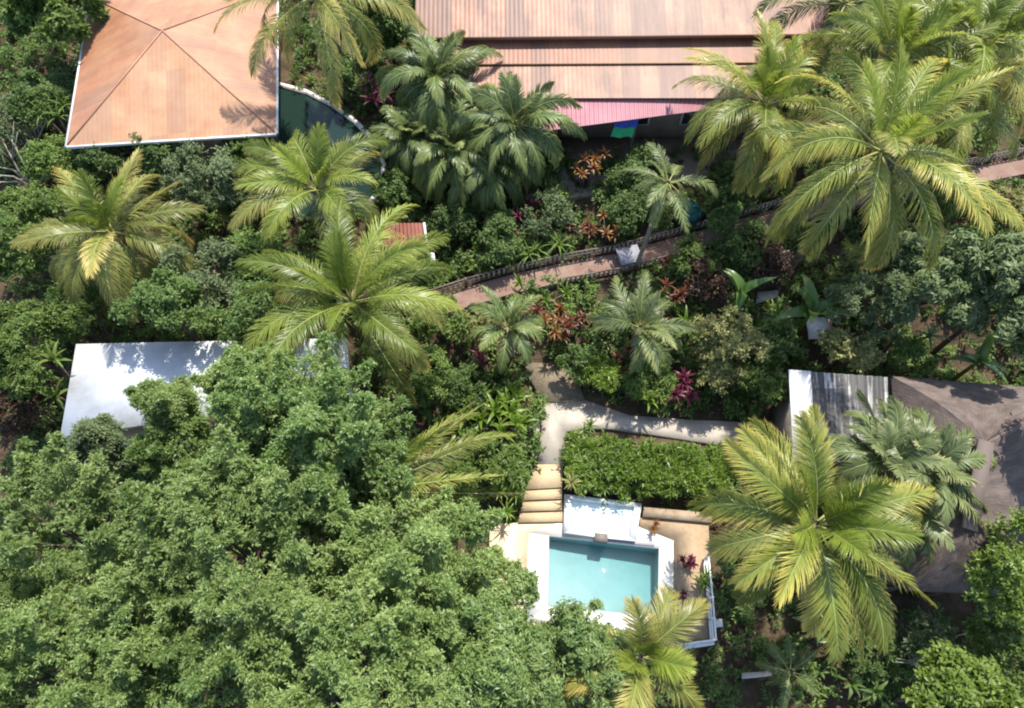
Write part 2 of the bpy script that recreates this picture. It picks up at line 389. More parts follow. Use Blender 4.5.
def add_leaves(mb, p, d, n, L, Wd, fold=.25):
    """rhombic folded leaves: p base, d direction, n normal"""
    d = nrm(d); s = nrm(np.cross(d, n)); n = np.cross(s, d)
    L = L[:, None]; Wd = Wd[:, None]
    mid = p + d * L * .45
    V = np.stack([p, mid + s * Wd * .5 + n * Wd * fold, p + d * L - n * L * .08, mid - s * Wd * .5 + n * Wd * fold], 1)
    k = len(p)
    mb.add(V.reshape(-1, 3), [np.arange(4 * k).reshape(k, 4)], tip=np.tile([0, .4, 1, .4], k))

def sprays(mb, g, cen, out, rc, ntwig, nleaf, ll, lw, upb=.35, spread=.9, droop=.12, tlo=.2, star=.0, fold=.22, fwd=.6):
    """leafy twigs springing from clump centres"""
    N = len(cen); rc = np.broadcast_to(np.asarray(rc, float), (N,))
    c = np.repeat(cen, ntwig, 0); o = np.repeat(out, ntwig, 0); r = np.repeat(rc, ntwig)
    d = nrm(o + g.normal(size=c.shape) * spread + np.array([0, 0, upb]))
    tl = r * g.uniform(.45, 1.15, len(c))
    c = np.repeat(c, nleaf, 0); d = np.repeat(d, nleaf, 0); o = np.repeat(o, nleaf, 0); tl = np.repeat(tl, nleaf)
    t = g.uniform(tlo, 1, len(c)) * tl
    p = c + d * t[:, None] - np.array([0, 0, 1.]) * (droop * t * t)[:, None]
    side = nrm(np.cross(d, g.normal(size=d.shape)))
    ld = d * (fwd - star) + side * .9 + np.array([0, 0, -.18])
    n = np.array([0, 0, 1.]) + o * .35 + g.normal(size=d.shape) * .42
    add_leaves(mb, p, ld, n, ll * g.uniform(.6, 1.25, len(p)), lw * g.uniform(.7, 1.2, len(p)), fold)

def crown_points(g, n, R3, lobes=7, low=-.25):
    """clump centres of an uneven crown: boughs spread over it, each a mound of clumps with gaps between"""
    R3 = np.array(R3, float); nb = max(3, lobes + 3); i = np.arange(nb) + .5
    z = 1 - i / nb * (1 - low); th = i * 2.39996 + g.uniform(0, 6)
    u = np.stack([np.sqrt(1 - z * z) * np.cos(th), np.sqrt(1 - z * z) * np.sin(th), z], 1); u = nrm(u + g.normal(size=u.shape) * .22)
    bc = u * R3 * g.uniform(.45, .86, nb)[:, None]; rb = R3.mean() * .34 * g.uniform(.7, 1.3, nb) * (10 / nb) ** .4
    k = g.integers(0, nb, n); o = nrm(g.normal(size=(n, 3)) + np.array([0, 0, .55]) + u[k] * .6)
    c = bc[k] + o * (rb[k] * g.uniform(.6, 1.0, n))[:, None]
    return c, nrm(o + u[k] * .4)

def plume_points(g, R3, nb, per):
    """feathery crown: upright tapering boughs standing out of the crown, bare gaps between their feet"""
    R3 = np.array(R3, float); i = np.arange(nb) + .5; z = 1 - i / nb * 1.15; th = i * 2.39996 + g.uniform(0, 6)
    u = np.stack([np.sqrt(np.clip(1 - z * z, 0, 1)) * np.cos(th), np.sqrt(np.clip(1 - z * z, 0, 1)) * np.sin(th), z], 1); u = nrm(u + g.normal(size=u.shape) * .25)
    foot = u * R3 * g.uniform(.30, .62, nb)[:, None]
    ax = nrm(u * np.array([.9, .9, .5]) + np.array([0, 0, .55]) + g.normal(size=u.shape) * .22)
    ln = R3.mean() * g.uniform(.5, .85, nb); rd = R3.mean() * g.uniform(.14, .24, nb)
    k = np.repeat(np.arange(nb), per); t = np.tile(np.linspace(0, 1, per), nb) + g.normal(size=nb * per) * .04
    rr = nrm(g.normal(size=(nb * per, 3))); rr = nrm(rr - ax[k] * np.sum(rr * ax[k], 1)[:, None])
    w = (rd[k] * np.clip(1 - t ** 1.6, .05, 1) * g.uniform(.5, 1.1, nb * per))
    c = foot[k] + ax[k] * (ln[k] * t)[:, None] + rr * w[:, None]
    return c, nrm(rr * np.clip(1 - t, .15, 1)[:, None] + ax[k] * (.35 + .6 * t)[:, None]), .22 + .30 * np.clip(1 - t, 0, 1)

# ------------------------------------------------------------------ palms
def frond_mesh(g, L, el0, bend, npair, ll, lw, droop, vee=.25, sweep=.0, twist=0., start=.16):
    """one feather frond along +x: rachis (tube) and leaflets; z is up"""
    k = 15; s = np.linspace(0, 1, k)
    el = el0 - bend * s ** 1.55; yaw = sweep * s * s
    step = np.stack([np.cos(el) * np.cos(yaw), np.cos(el) * np.sin(yaw), np.sin(el)], 1) * (L / (k - 1))
    P = np.concatenate([[[0, 0, 0]], np.cumsum(step, 0)[:-1]])
    leaf = MB(); n = npair
    sp = np.linspace(start, .995, n); sp = np.concatenate([sp, sp + .4 / n]).clip(0, 1)
    sg = np.concatenate([np.ones(n), -np.ones(n)])
    sp = (sp + g.normal(size=2 * n) * .004).clip(0, 1)
    B = np.stack([np.interp(sp, s, P[:, i]) for i in range(3)], 1)
    e = np.interp(sp, s, el); y = np.interp(sp, s, yaw)
    T = np.stack([np.cos(e) * np.cos(y), np.cos(e) * np.sin(y), np.sin(e)], 1)
    Sd = nrm(np.cross(T, np.array([0, 0, 1.]) + T * 0)); Nn = np.cross(Sd, T)
    tw = twist * sp
    Sd, Nn = Sd * np.cos(tw)[:, None] + Nn * np.sin(tw)[:, None], Nn * np.cos(tw)[:, None] - Sd * np.sin(tw)[:, None]
    q = (sp - start) / (1 - start)
    leng = ll * (.45 + .62 * np.sin(PI * np.clip(q * .86 + .10, 0, 1)) - .18 * q) * g.uniform(.86, 1.08, 2 * n)
    a = R(36) + R(32) * q + g.normal(size=2 * n) * .085
    a = a + .06 * np.sin(sp * 37 + L * 9) * sg
    D = Sd * (sg * np.cos(a))[:, None] + T * np.sin(a)[:, None] + Nn * (vee + g.normal(size=2 * n) * .07)[:, None]
    D = nrm(D); dr = droop * g.uniform(.6, 1.4, 2 * n)
    wv = nrm(T - D * np.sum(T * D, 1)[:, None])
    rows = []; p = B.copy(); d = D.copy(); segs = 3
    wp = (1., 1.0, .72)
    for i in range(segs):
        w = wv * (lw * wp[i] * .5)
        rows += [p - w, p + w]
        p = p + d * (leng / segs)[:, None]
        d = nrm(d + np.array([0, 0, -1.]) * (dr * (.45 + .5 * i))[:, None])
        wv = nrm(wv - d * np.sum(wv * d, 1)[:, None])
    rows.append(p)
    V = np.stack(rows, 1)
    kp = g.random(2 * n) > .05; V = V[kp]; q = q[kp]; m = len(V); base = np.arange(m)[:, None] * 7
    quads = np.concatenate([base + np.array([[0, 1, 3, 2]]), base + np.array([[2, 3, 5, 4]])]); tris = base + np.array([[4, 5, 6]])
    tipv = np.tile([0, 0, .3, .3, .65, .65, 1.], (m, 1)) * .75 + (q * .35)[:, None]
    leaf.add(V.reshape(-1, 3), [quads, tris], tip=tipv.ravel().clip(0.001, 1))
    rac = MB(); rac.tube(P, np.interp(s, [0, .12, 1], [.055, .032, .006]) * (L / 4) ** .5, 5, False)
    return leaf, rac

def palm(label, px, py, z, L, nf, leafmat_, seed, lean=(0, 0), el=(72, -12), bend=(35, 100), ll=1.0, lw=.028, npair=112, droop=1.05,
         rtrunk=.15, group='coconut palms', dry=0, nuts=0, az=None, name='coconut_palm', cat='palm tree', vee=.2, scale_young=.75, petiole=.16, base=None):
    g = np.random.default_rng(seed)
    top = at(px, py, z); bx, by = top.x + lean[0], top.y + lean[1]
    if base: bb = at(base[0], base[1], 2.1); bx, by = bb.x, bb.y
    gz = G(bx, by)
    root = thing(name, label, cat, (bx, by, gz), group)
    ctr = Vector((bx, by, gz))
    # trunk
    tm = MB(); k = 16; pts = []; rad = []
    for i in range(k):
        t = i / (k - 1); e = t ** 1.5
        pts.append((bx + (top.x - bx) * e + .05 * math.sin(5 * t), by + (top.y - by) * e, gz - .2 + (z - gz + .2) * t))
        rad.append(rtrunk * (1.45 - .75 * min(1, t * 5) ** .5 * .5 - .28 * t) * (1 + .05 * (i % 2)))
    tm.tube(pts, rad, 9); put(tm, 'trunk', M['trunk'], root, True)
    n = nf
    for i in range(n):
        q = i / max(1, n - 1)                         # 0 young spear, 1 oldest
        A = (az[0] + (az[1] - az[0]) * g.random()) if az else i * 2.39996 + g.normal() * .26 + seed
        e0 = R(el[0] + (el[1] - el[0]) * q ** .8) + g.normal() * .10
        bd = R(bend[0] + (bend[1] + 18 - bend[0]) * q) * g.uniform(.75, 1.5)
        bd *= (.5 if q < .16 else 1); Lf = L * ((scale_young - .2 if q < .16 else scale_young) + (1 - scale_young) * min(1, q * 2.2)) * g.uniform(.9, 1.08)
        lf, rc = frond_mesh(g, Lf, e0, bd, npair, ll * (.75 + .25 * min(1, q * 2)), lw, droop * (.3 + .9 * q), vee * (1 - .8 * q), g.normal() * .4, g.normal() * .8, petiole)
        isdry = i >= n - dry; pm = leafmat_
        if leafmat_ in (M['palm'], M['palm_yellow'], M['palm_lime']):      # spear leaves lime, oldest yellow, or dull green with lower-crown shade in the colour
            if q < .16: pm = M['palm_heart']
            elif q > .62: pm = M['palm_yellow'] if g.random() < .45 else M['palm_old_shade']
        f = lf.build('frond', M['frond_dry'] if isdry else pm, root)
        f.location = (top.x - bx + .10 * math.cos(A), top.y - by + .10 * math.sin(A), z - gz + .15 * (1 - q)); f.rotation_euler = (0, 0, A)
        r = rc.build('rachis', M['frond_dry'] if isdry else M['rachis'], f)
    for i in range(nuts):
        A = i * 1.1 + seed; c = MB(); r = .13
        c.lathe([(0.01, -r * 1.2), (r * .6, -r), (r, -.1 * r), (r * .75, r * .8), (.01, r * 1.15)], (0, 0, 0), 10)
        o = c.build('coconut', M['coconut'], root, True)
        o.location = (top.x - bx + .34 * math.cos(A), top.y - by + .34 * math.sin(A), z - gz - .28 - .12 * (i % 2))
    return root

# ------------------------------------------------------------------ broad-leaved plants
def tree(label, px, py, z, R3, mat, seed, nclump=60, ntwig=42, nleaf=10, ll=.145, lw=.052, rc=.5, group=None, name='broadleaf_tree', cat='tree',
         bark='bark', lobes=8, low=-.15, star=0., upb=.25, droop=.1, spread=.95, tlo=.25, fwd=.6, plume=0):
    g = np.random.default_rng(seed); c = at(px, py, z); gz = G(c.x, c.y)
    root = thing(name, label, cat, (c.x, c.y, gz), group)
    cen, out = crown_points(g, nclump, R3, lobes, low)
    fi, fo = crown_points(g, nclump // 3, np.array(R3) * .62, 3, -.1)
    cen, out = np.concatenate([cen, fi]), np.concatenate([out, fo]); rcs = rc * g.uniform(.6, 1.45, len(cen))
    if plume: cen, out, rcs = plume_points(g, R3, plume, 15); rcs = rcs * rc
    h = z - gz
    mb = MB(); sprays(mb, g, cen, out, rcs, ntwig, nleaf, ll, lw, upb, spread, droop, tlo, star, .2, fwd)
    o = mb.build('crown', mat, root); o.location = (0, 0, h)
    tk = MB(); fork = max(.3, h - R3[2] * .85)
    tk.tube([(0, 0, -.3), (.06, .03, fork * .5), (0, 0, fork)], [R3[0] * .075, R3[0] * .055, R3[0] * .05], 8)
    for i in g.permutation(len(cen))[:14]:
        e = cen[i] * .8 + np.array([0, 0, h]); m1 = np.array([e[0] * .4, e[1] * .4, fork + (e[2] - fork) * .55])
        tk.tube([(0, 0, fork - .1), m1, e], [R3[0] * .02, R3[0] * .011, .008], 5, False)
    tk.build('trunk', M[bark], root, True)
    return root

def shrub(label, px, py, z, r, rz, mat, seed, ll=.16, lw=.06, dens=1., group=None, name='shrub', cat='shrub', star=0., upb=.35, rc=None, lobes=5, droop=.15, ry=None):
    g = np.random.default_rng(seed); c = at(px, py, z); gz = G(c.x, c.y)
    root = thing(name, label, cat, (c.x, c.y, gz), group)
    area = r * r + r * rz
    n = max(10, int(20 * area * dens)); cen, out = crown_points(g, n, (r, ry or r, rz), lobes, -.1)
    rc = rc or min(.5, r * .5)
    mb = MB(); sprays(mb, g, cen, out, rc * g.uniform(.6, 1.3, len(cen)), 16, 9, ll, lw, upb, .8, droop, .15, star)
    h = z - gz; o = mb.build('foliage', mat, root); o.location = (0, 0, h)
    st = MB()
    for i in range(6):
        e = cen[i % len(cen)] + np.array([0, 0, h])
        st.tube([(g.normal() * .08, g.normal() * .08, -.1), (e[0] * .5, e[1] * .5, max(.1, e[2] * .6)), e], [.035, .025, .01], 5, False)
    st.build('stem', M['bark'], root, True)
    return root

def add_blade(mb, g, base, A, L, W, el0, bend, fold=.2, ns=6, roll=0., shape=.5):
    s = np.linspace(0, 1, ns + 1); el = el0 - bend * s ** 1.3
    step = np.stack([np.cos(el) * math.cos(A), np.cos(el) * math.sin(A), np.sin(el)], 1) * (L / ns)
    P = np.array(base) + np.concatenate([[[0, 0, 0]], np.cumsum(step, 0)[:-1]])
    side = np.array([-math.sin(A), math.cos(A), 0]); T = nrm(step); Nn = np.cross(T, side)
    sd = side * math.cos(roll) + Nn * math.sin(roll); Nn = np.cross(T, sd)
    w = W * np.sin(PI * np.clip(s ** shape * .93 + .07, 0, 1)) ** .8 * .5 + .004
    Lf = P - sd * w[:, None] + Nn * (w * fold)[:, None]; Rt = P + sd * w[:, None] + Nn * (w * fold)[:, None]
    V = np.stack([Lf, P, Rt], 1).reshape(-1, 3)
    q = []
    for i in range(ns):
        b = 3 * i; q += [[b, b + 1, b + 4, b + 3], [b + 1, b + 2, b + 5, b + 4]]
    mb.add(V, [np.array(q)], tip=np.repeat(s, 3).clip(.001, 1))

def rosette(label, px, py, z, L, W, n, mat, seed, el=(80, 15), bend=(30, 80), heads=1, spread=.5, name='strap_leaf_plant', cat='plant', group=None, fold=.25, stem=.0, shape=.5, zbase=None):
    """strap-leaved plant: one or several heads of arching blades; z is the height of the heads"""
    g = np.random.default_rng(seed); c = at(px, py, z); gz = G(c.x, c.y) if zbase is None else zbase
    root = thing(name, label, cat, (c.x, c.y, gz), group); mb = MB(); st = MB(); h = max(.08, z - gz)
    for k in range(heads):
        hx, hy = (0, 0) if heads == 1 else (g.normal() * spread, g.normal() * spread)
        hz = h * g.uniform(.75, 1.1)
        st.tube([(0, 0, -.1), (hx, hy, hz)], [.05 + .03 * L, .035 + .02 * L], 6)
        for i in range(n):
            q = i / max(1, n - 1)
            add_blade(mb, g, (hx, hy, hz), i * 2.4 + k + g.normal() * .2, L * g.uniform(.75, 1.15), W * g.uniform(.85, 1.15),
                      R(el[0] + (el[1] - el[0]) * q) + g.normal() * .12, R(bend[0] + (bend[1] - bend[0]) * q) * g.uniform(.7, 1.3), fold, 6, g.normal() * .3, shape)
    mb.build('leaves', mat, root); st.build('stem', M['bark'], root, True)
    return root

def banana(label, px, py, z, L, W, n, seed, az=None):
    g = np.random.default_rng(seed); c = at(px, py, z); gz = G(c.x, c.y)
    root = thing('banana_plant', label, 'banana plant', (c.x, c.y, gz), 'banana plants'); h = z - gz
    st = MB(); st.tube([(0, 0, -.1), (0, 0, h * .5), (0, 0, h)], [.13, .10, .06], 8); st.build('stem', M['ginger'], root, True)
    for i in range(n):
        mb = MB(); A = az[i] if az else i * 2.1 + seed
        add_blade(mb, g, (0, 0, 0), 0, L * g.uniform(.8, 1.1), W * g.uniform(.85, 1.1), R(g.uniform(30, 65)), R(g.uniform(45, 90)), .3, 12, g.normal() * .3, .45)
        o = mb.build('leaf', M['banana'], root); o.location = (0, 0, h); o.rotation_euler = (0, 0, A)
    return root

# ================================================================== SETTING
def structure(mb, name, mat, smooth=False): return tag(mb.build(name, mat, None, smooth), kind='structure')

NX = np.concatenate([np.linspace(-300, -45, 18), np.linspace(-40, 40, 161), np.linspace(45, 300, 18)])
NY = np.concatenate([np.linspace(-250, -25, 14), np.linspace(-20, 60, 121), np.linspace(65, 350, 18)])
gm = MB(); V = np.array([[x, y, G(x, y) + (.10 * math.sin(x * 1.1) * math.cos(y * 1.3) if abs(x) < 42 else 0) - .06] for y in NY for x in NX])
nx, ny = len(NX), len(NY)
pool_c = at(604, 578, 0)
inpool = (np.abs(V[:, 0] - pool_c.x) < 3.0) & (np.abs(V[:, 1] - pool_c.y) < 2.3); V[inpool, 2] = -2.2
q = np.array([[j * nx + i, j * nx + i + 1, (j + 1) * nx + i + 1, (j + 1) * nx + i] for j in range(ny - 1) for i in range(nx - 1)])
gm.add(V, [q]); structure(gm, 'ground', M['ground'], True)

def pl(z, *pts): return [at(x, y, z) for x, y in pts]
KEEP = []                                               # plan polygons where no undergrowth grows
def keep(poly): KEEP.append([(p[0], p[1]) for p in poly])

# ---- deck and pool (z = 0)
water_z = -.10
pNW, pNE, pSE, pSW = pl(0, (549, 536), (659, 548.5), (657.5, 617), (548, 606))
cop = .0
dW = at(490, 524, 0); dSW = at(486, 640, 0); dSE = at(716, 646, 0); dNE = at(708, 520, 0)
def slab(name, poly, z0, z1, mat):
    b = MB(); b.prism(poly, z0, z1); return structure(b, name, mat)
cE = [at(673.5, 540, 0), at(673.5, 634, 0)]; cS = at(546, 621, 0); cN = at(529, 533, 0)
cWs = at(524, 622, 0)
# coping ring strips butt end to end
slab('pool_coping_east', [pNE, pSE, cE[1], cE[0]][::-1], -1.6, .02, M['coping'])
slab('pool_coping_south', [pSW, cWs, cE[1], pSE], -1.6, .021, M['coping'])
slab('pool_coping_west', [cN, cWs, pSW, pNW], -1.6, .019, M['coping'])
sNW, sNE, sSE, sSW = pl(.3, (564.5, 494), (642, 503.5), (636, 541), (563.5, 533))
slab('pool_coping_north', [pNW, pNE, cE[0], at(640, 527, 0), at(562, 521, 0), cN][:], -1.6, .018, M['coping'])
slab('pool_deck', [dW, dSW, cWs, cN, at(562, 521, 0)], -1.6, -.004, M['deck'])
slab('planting_bed', [cE[0], cE[1], at(675, 648, 0), at(713, 644, 0), at(708, 520, 0), at(640, 518, 0), at(640, 527, 0)], -1.5, .06, M['soil'])
slab('deck_footing', [dSW, at(675, 648, 0), cE[1], cWs], -1.6, -.006, M['deck'])
# basin
depth = -1.3
bm_ = MB()
def V3(p, z): return (p[0], p[1], z)
bm_.poly([V3(pSW, -.34), V3(pSE, -.85), V3(pNE, -1.15), V3(pNW, -.8)])
for a, b in ((pNW, pNE), (pNE, pSE), (pSE, pSW), (pSW, pNW)):
    e = (b - a).normalized(); n_ = Vector((e.y, -e.x, 0)) * .004
    bm_.poly([V3(a + n_, depth), V3(b + n_, depth), V3(b + n_, .0), V3(a + n_, .0)])
structure(bm_, 'pool_basin', M['basin'])
w = MB(); w.prism([pSW, pSE, pNE, pNW], -1.25, water_z); structure(w, 'pool_water', M['water'])

# ---- raised spa basin with a spillway block
spa = thing('spa_basin', 'white raised spa basin spilling into the swimming pool', 'spa', (sSW + sSE + sNE + sNW) / 4 - Vector((0, 0, .3)))
def inset(P, t):
    c = sum(P, Vector()) / len(P); return [p + (c - p).normalized() * t for p in P]
out_ = [sSW, sSE, sNE, sNW]; inn = inset(out_, .34)
b = MB()
for i in range(4):
    j = (i + 1) % 4; b.prism([out_[i], out_[j], inn[j], inn[i]], -.1, .3)
put(b, 'rim', M['white'], spa)
b = MB(); b.poly([V3(p, .02) for p in inn]); put(b, 'basin_floor', M['basin_w'], spa)
b = MB(); b.poly([V3(p, .24) for p in inn]); put(b, 'water_surface', M['spawater'], spa)
mid = sSW.lerp(sSE, .52); ex = (sSE - sSW).normalized(); ang = math.atan2(ex.y, ex.x)
b = MB(); b.box(V3(mid + Vector((0, -.02, 0)), .17), (.55, .34, .36), ang); put(b, 'spillway', M['spill'], spa)
b = MB(); b.box(V3(mid + ex * 1.0 + Vector((.1, -.06, 0)), .02), (2.3, .10, .10), ang); put(b, 'ledge', M['grey'], spa)

# ---- steps and upper path
zt = .44
e0, e1 = at(518, 523, 0), at(562.5, 522, 0); t0, t1 = at(526, 489, zt), at(562, 487, zt)
for i in range(3):
    f0, f1 = i / 3, (i + 1) / 3
    a, b_ = e0.lerp(t0, f0), e1.lerp(t1, f0); c_, d_ = e0.lerp(t0, f1), e1.lerp(t1, f1)
    h = zt * (i + 1) / 4
    st = MB(); st.prism([V3(a, 0), V3(b_, 0), V3(d_, 0), V3(c_, 0)], -.3, h)
    o = structure(st, 'step', M['ochre'])
    # worn stone nosing and dark riser
    rs = MB(); ed = (b_ - a); n_ = Vector((ed.y, -ed.x, 0)).normalized() * .012
    rs.poly([V3(a + n_, h - .11), V3(b_ + n_, h - .11), V3(b_ + n_, h - .008), V3(a + n_, h - .008)]); structure(rs, 'step_riser', M['riser'])
rs = MB(); n_ = Vector(((t1 - t0).y, -(t1 - t0).x, 0)).normalized() * .012
rs.poly([V3(t0 + n_, zt * .75), V3(t1 + n_, zt * .75), V3(t1 + n_, zt - .04), V3(t0 + n_, zt - .04)]); structure(rs, 'step_riser', M['riser'])
slab('landing', [V3(t0, 0), V3(t1, 0), at(563, 464, zt), at(536, 464, zt)], -.4, zt, M['ochre'])
up = pl(zt + .02, (538, 464), (563.5, 464), (566, 431), (590, 428), (613, 428.5), (645, 433), (673, 437.5), (722, 445), (775, 452), (775, 426), (733, 421.5), (692, 420), (630, 415.5), (585, 400), (543, 402))
slab('garden_path', up, 0, zt + .02, M['concrete'])
slab('gravel_patch', pl(zt + .12, (543, 402), (585, 400), (574, 372), (545, 358), (524, 366)), -.2, zt + .12, M['rubble'])
for P in (pl(.3, (486, 522), (480, 655), (722, 655), (716, 512), (640, 500), (562, 494), (562, 520)), [Vector(p) for p in up],
          pl(.5, (516, 524), (524, 486), (534, 462), (566, 462), (566, 524)), pl(zt, (543, 403), (586, 402), (574, 372), (545, 358), (524, 366))): keep(P)
lw_ = thing('low_garden_wall', 'low pale stone wall bordering the concrete garden path', 'wall', at(537, 430, .4))
b = MB(); b.prism(pl(zt + .35, (531, 452), (537.5, 452), (542.5, 404), (536, 404)), .1, zt + .35); put(b, 'wall', M['pebble_wall'], lw_)
b = MB(); b.prism(pl(zt + .25, (500, 447), (531, 451), (532, 443), (502, 438)), .1, zt + .25); put(b, 'return_wall', M['pebble_wall'], lw_)
pw = thing('planter_wall', 'low tan retaining wall beside the white spa basin', 'wall', at(660, 512, 0))
b = MB(); b.prism(pl(.28, (643.5, 516), (712, 522), (712, 513), (644, 507)), -.4, .28); put(b, 'wall', M['plaster'], pw)

# ---- white railing along the planting bed
rl = thing('pool_railing', 'white metal railing along the edge of the planting bed', 'railing', at(711, 600, 0))
rz_ = .9
path = pl(.0, (703, 560), (707, 600), (710, 641), (676, 646))
for hh in (rz_, .5, .12):
    b = MB()
    for i in range(3): b.bar(V3(path[i], hh), V3(path[i + 1], hh), .06)
    put(b, 'rail', M['rail_white'], rl)
for i in range(3):
    for t in ((0, .5) if i < 2 else (0, .5, 1)):
        p = path[i].lerp(path[i + 1], t); b = MB(); b.box(V3(p, .45), (.075, .075, 1.0)); put(b, 'post', M['rail_white'], rl)
b = MB()
for i in range(3):
    a, c_ = path[i], path[i + 1]; d_ = (c_ - a).normalized(); n_ = Vector((-d_.y, d_.x, 0))
    if i < 2: n_ = -n_
    b.prism([V3(a - d_ * .1, 0), V3(c_ + d_ * .0, 0), V3(c_ + n_ * .0 + d_ * .0 + Vector((.14, -.14, 0)) * 1, 0), V3(a + Vector((.14, -.14, 0)), 0)], -1.4, .1 + .002 * i)
put(b, 'kerb', M['white'], rl)
pp = thing('railing_pillar', 'small square white pillar standing outside the pool railing', 'pillar', at(718.5, 623, 0) - Vector((0, 0, 1.2)))
c_ = at(718.5, 623, .1); b = MB(); b.box(V3(c_, -.55), (.24, .24, 1.3)); put(b, 'shaft', M['white'], pp)
b = MB(); b.box(V3(c_, .13), (.30, .30, .06)); put(b, 'cap', M['white'], pp)

# ---- fenced path with red pavers
zp = 1.95
PL = [(430, 309), (470, 296), (510, 284.5), (560, 273), (620, 262), (700, 240), (780, 217), (880, 194), (960, 178), (1060, 158)]
cl = []
for x, y in PL:
    z_ = zp
    for _ in range(6):
        c_ = at(x, y, z_); z_ = max(zp, G(c_.x, c_.y) + .2)
    cl.append(at(x, y, z_))
def offs(line, d, z):
    r = []
    for i, p in enumerate(line):
        t = (line[min(i + 1, len(line) - 1)] - line[max(i - 1, 0)]).normalized(); n_ = Vector((-t.y, t.x, 0))
        r.append(Vector((p.x + n_.x * d, p.y + n_.y * d, p.z if z is None else z)))
    return r
La, Lb = offs(cl, .5, None), offs(cl, -.5, None)
b = MB(); u0 = 0
for i in range(len(cl) - 1):
    d_ = (cl[i + 1] - cl[i]).length
    b.poly([Lb[i], Lb[i + 1], La[i + 1], La[i]], [(u0, 0), (u0 + d_, 0), (u0 + d_, 1.24), (u0, 1.24)]); u0 += d_
for A_, B_ in ((La, Lb), ):
    for i in range(len(cl) - 1):
        lo_ = Vector((0, 0, -.5)); b.poly([A_[i], A_[i + 1], A_[i + 1] + lo_, A_[i] + lo_]); b.poly([B_[i + 1], B_[i], B_[i] + lo_, B_[i + 1] + lo_])
structure(b, 'brick_path', M['paver'])
keep(offs(cl, .75, 0) + offs(cl, -.68, 0)[::-1])
def fence(line, label, h, z, mat, step=.22, lo=0, hi=None):
    root = thing('path_fence', label, 'fence', (line[0].x, line[0].y, z), 'low fences along the brick path')
    rails = [MB() for _ in range(3)]; proto = None
    for i in range(len(line) - 1):
        a, c = line[i], line[i + 1]; L = (c - a).length; n = int(L / step)
        for k_, hh in enumerate((.08, h * .52, h)): rails[k_].bar(V3(a, a.z + hh), V3(c, c.z + hh), .055 if k_ == 2 else .04)
        for j in range(n):
            p = a.lerp(c, (j + .5) / n)
            if proto is None:
                pm = MB(); pm.box((0, 0, h * .5), (.09, .05, h * .8)); o = proto = pm.build('baluster', mat, root)
            else:
                o = proto.copy(); COL.objects.link(o); o.parent = root
            o.location = (p.x - root.location.x, p.y - root.location.y, p.z - root.location.z); o.rotation_euler = (0, 0, math.atan2((c - a).y, (c - a).x))
        m = max(1, int(L / 1.6))
        for j in range(m):
            p = a.lerp(c, j / m); pb = MB(); pb.box(V3(p, p.z + h * .5), (.1, .1, h + .1)); put(pb, 'post', M['metal_dark'], root)
    for r in rails: put(r, 'rail', M['metal_dark'], root)
M['baluster'] = solid('pale_baluster', (.58, .50, .42), (.42, .35, .28), 5, .8)
M['baluster_d'] = solid('dark_baluster', (.25, .20, .16), (.36, .29, .24), 5, .8)
fence(offs(cl, .62, None), 'low dark fence with pale balusters on the uphill side of the brick path', .55, zp, M['baluster'])
fence(offs(cl, -.6, None)[3:9], 'low brown fence on the downhill side of the brick path', .45, zp, M['baluster_d'])
gp = thing('gate_pillar', 'square pale grey concrete pillar standing on the brick path edge', 'pillar', at(627, 264, zp))
c_ = at(627, 264, zp); b = MB(); b.box(V3(c_, zp + .35), (.85, .75, .7), .25); put(b, 'shaft', M['grey'], gp)
c_ = at(627, 264, zp); b = MB(); b.box(V3(c_, zp + .76), (1.05, .92, .10), .25); put(b, 'cap', M['grey'], gp)

# ================================================================== BUILDINGS
def uvplane(mb, pts, du, dv, o=None):
    """add a planar face with UV in metres along unit vectors du (across) and dv (down-slope)"""
    o = o or pts[0]
    mb.poly(pts, [((p - o).dot(du), (p - o).dot(dv)) for p in pts])

def quadsheet(mb, a, b, c, d, pitch=.21, amp=.004, th=.03):
    """corrugated sheet: a-b is the low eave, d-c the top edge; real ripples"""
    n = int((b - a).length / pitch) * 4
    N = (b - a).cross(d - a).normalized(); V = []; UV = []
    LU = (b - a).length; LV = (d - a).length
    for i in range(n + 1):
        t = i / n; off = N * (amp * math.sin(i * PI / 2))
        V += [a.lerp(b, t) + off, d.lerp(c, t) + off]
    V2 = [v - N * th for v in V]; m = len(V)
    q = np.array([[2 * i, 2 * i + 2, 2 * i + 3, 2 * i + 1] for i in range(n)])
    uv = []
    for i in range(n):
        u0_, u1_ = LU * i / n, LU * (i + 1) / n; uv += [(u0_, 0), (u1_, 0), (u1_, LV), (u0_, LV)]
    mb.add([v[:] for v in V], [q], uv=uv)
    uv2 = np.array(uv).reshape(-1, 4, 2)[:, ::-1].reshape(-1, 2)
    mb.add([v[:] for v in V2], [q[:, ::-1]], uv=uv2)
    # closed edge along the eave and the top
    e = np.array([[2 * i, m + 2 * i, m + 2 * i + 2, 2 * i + 2] for i in range(n)])
    mb.add([v[:] for v in V + V2], [e])

def windows(root, wall_a, wall_b, z0, n, w=1.1, h=1.0):
    d = (wall_b - wall_a); L = d.length; d.normalize(); nn = Vector((d.y, -d.x, 0)); ang = math.atan2(d.y, d.x)
    for i in range(n):
        c = wall_a + d * (L * (i + .5) / n) + nn * .03
        f = MB(); f.box(V3(c, z0 + h / 2), (w, .06, h), ang); fo = put(f, 'window', M['rail_white'], root)
        p = MB(); p.box(V3(c + nn * .03, z0 + h / 2), (w - .16, .02, h - .16), ang); put(p, 'pane', M['glass'], fo)

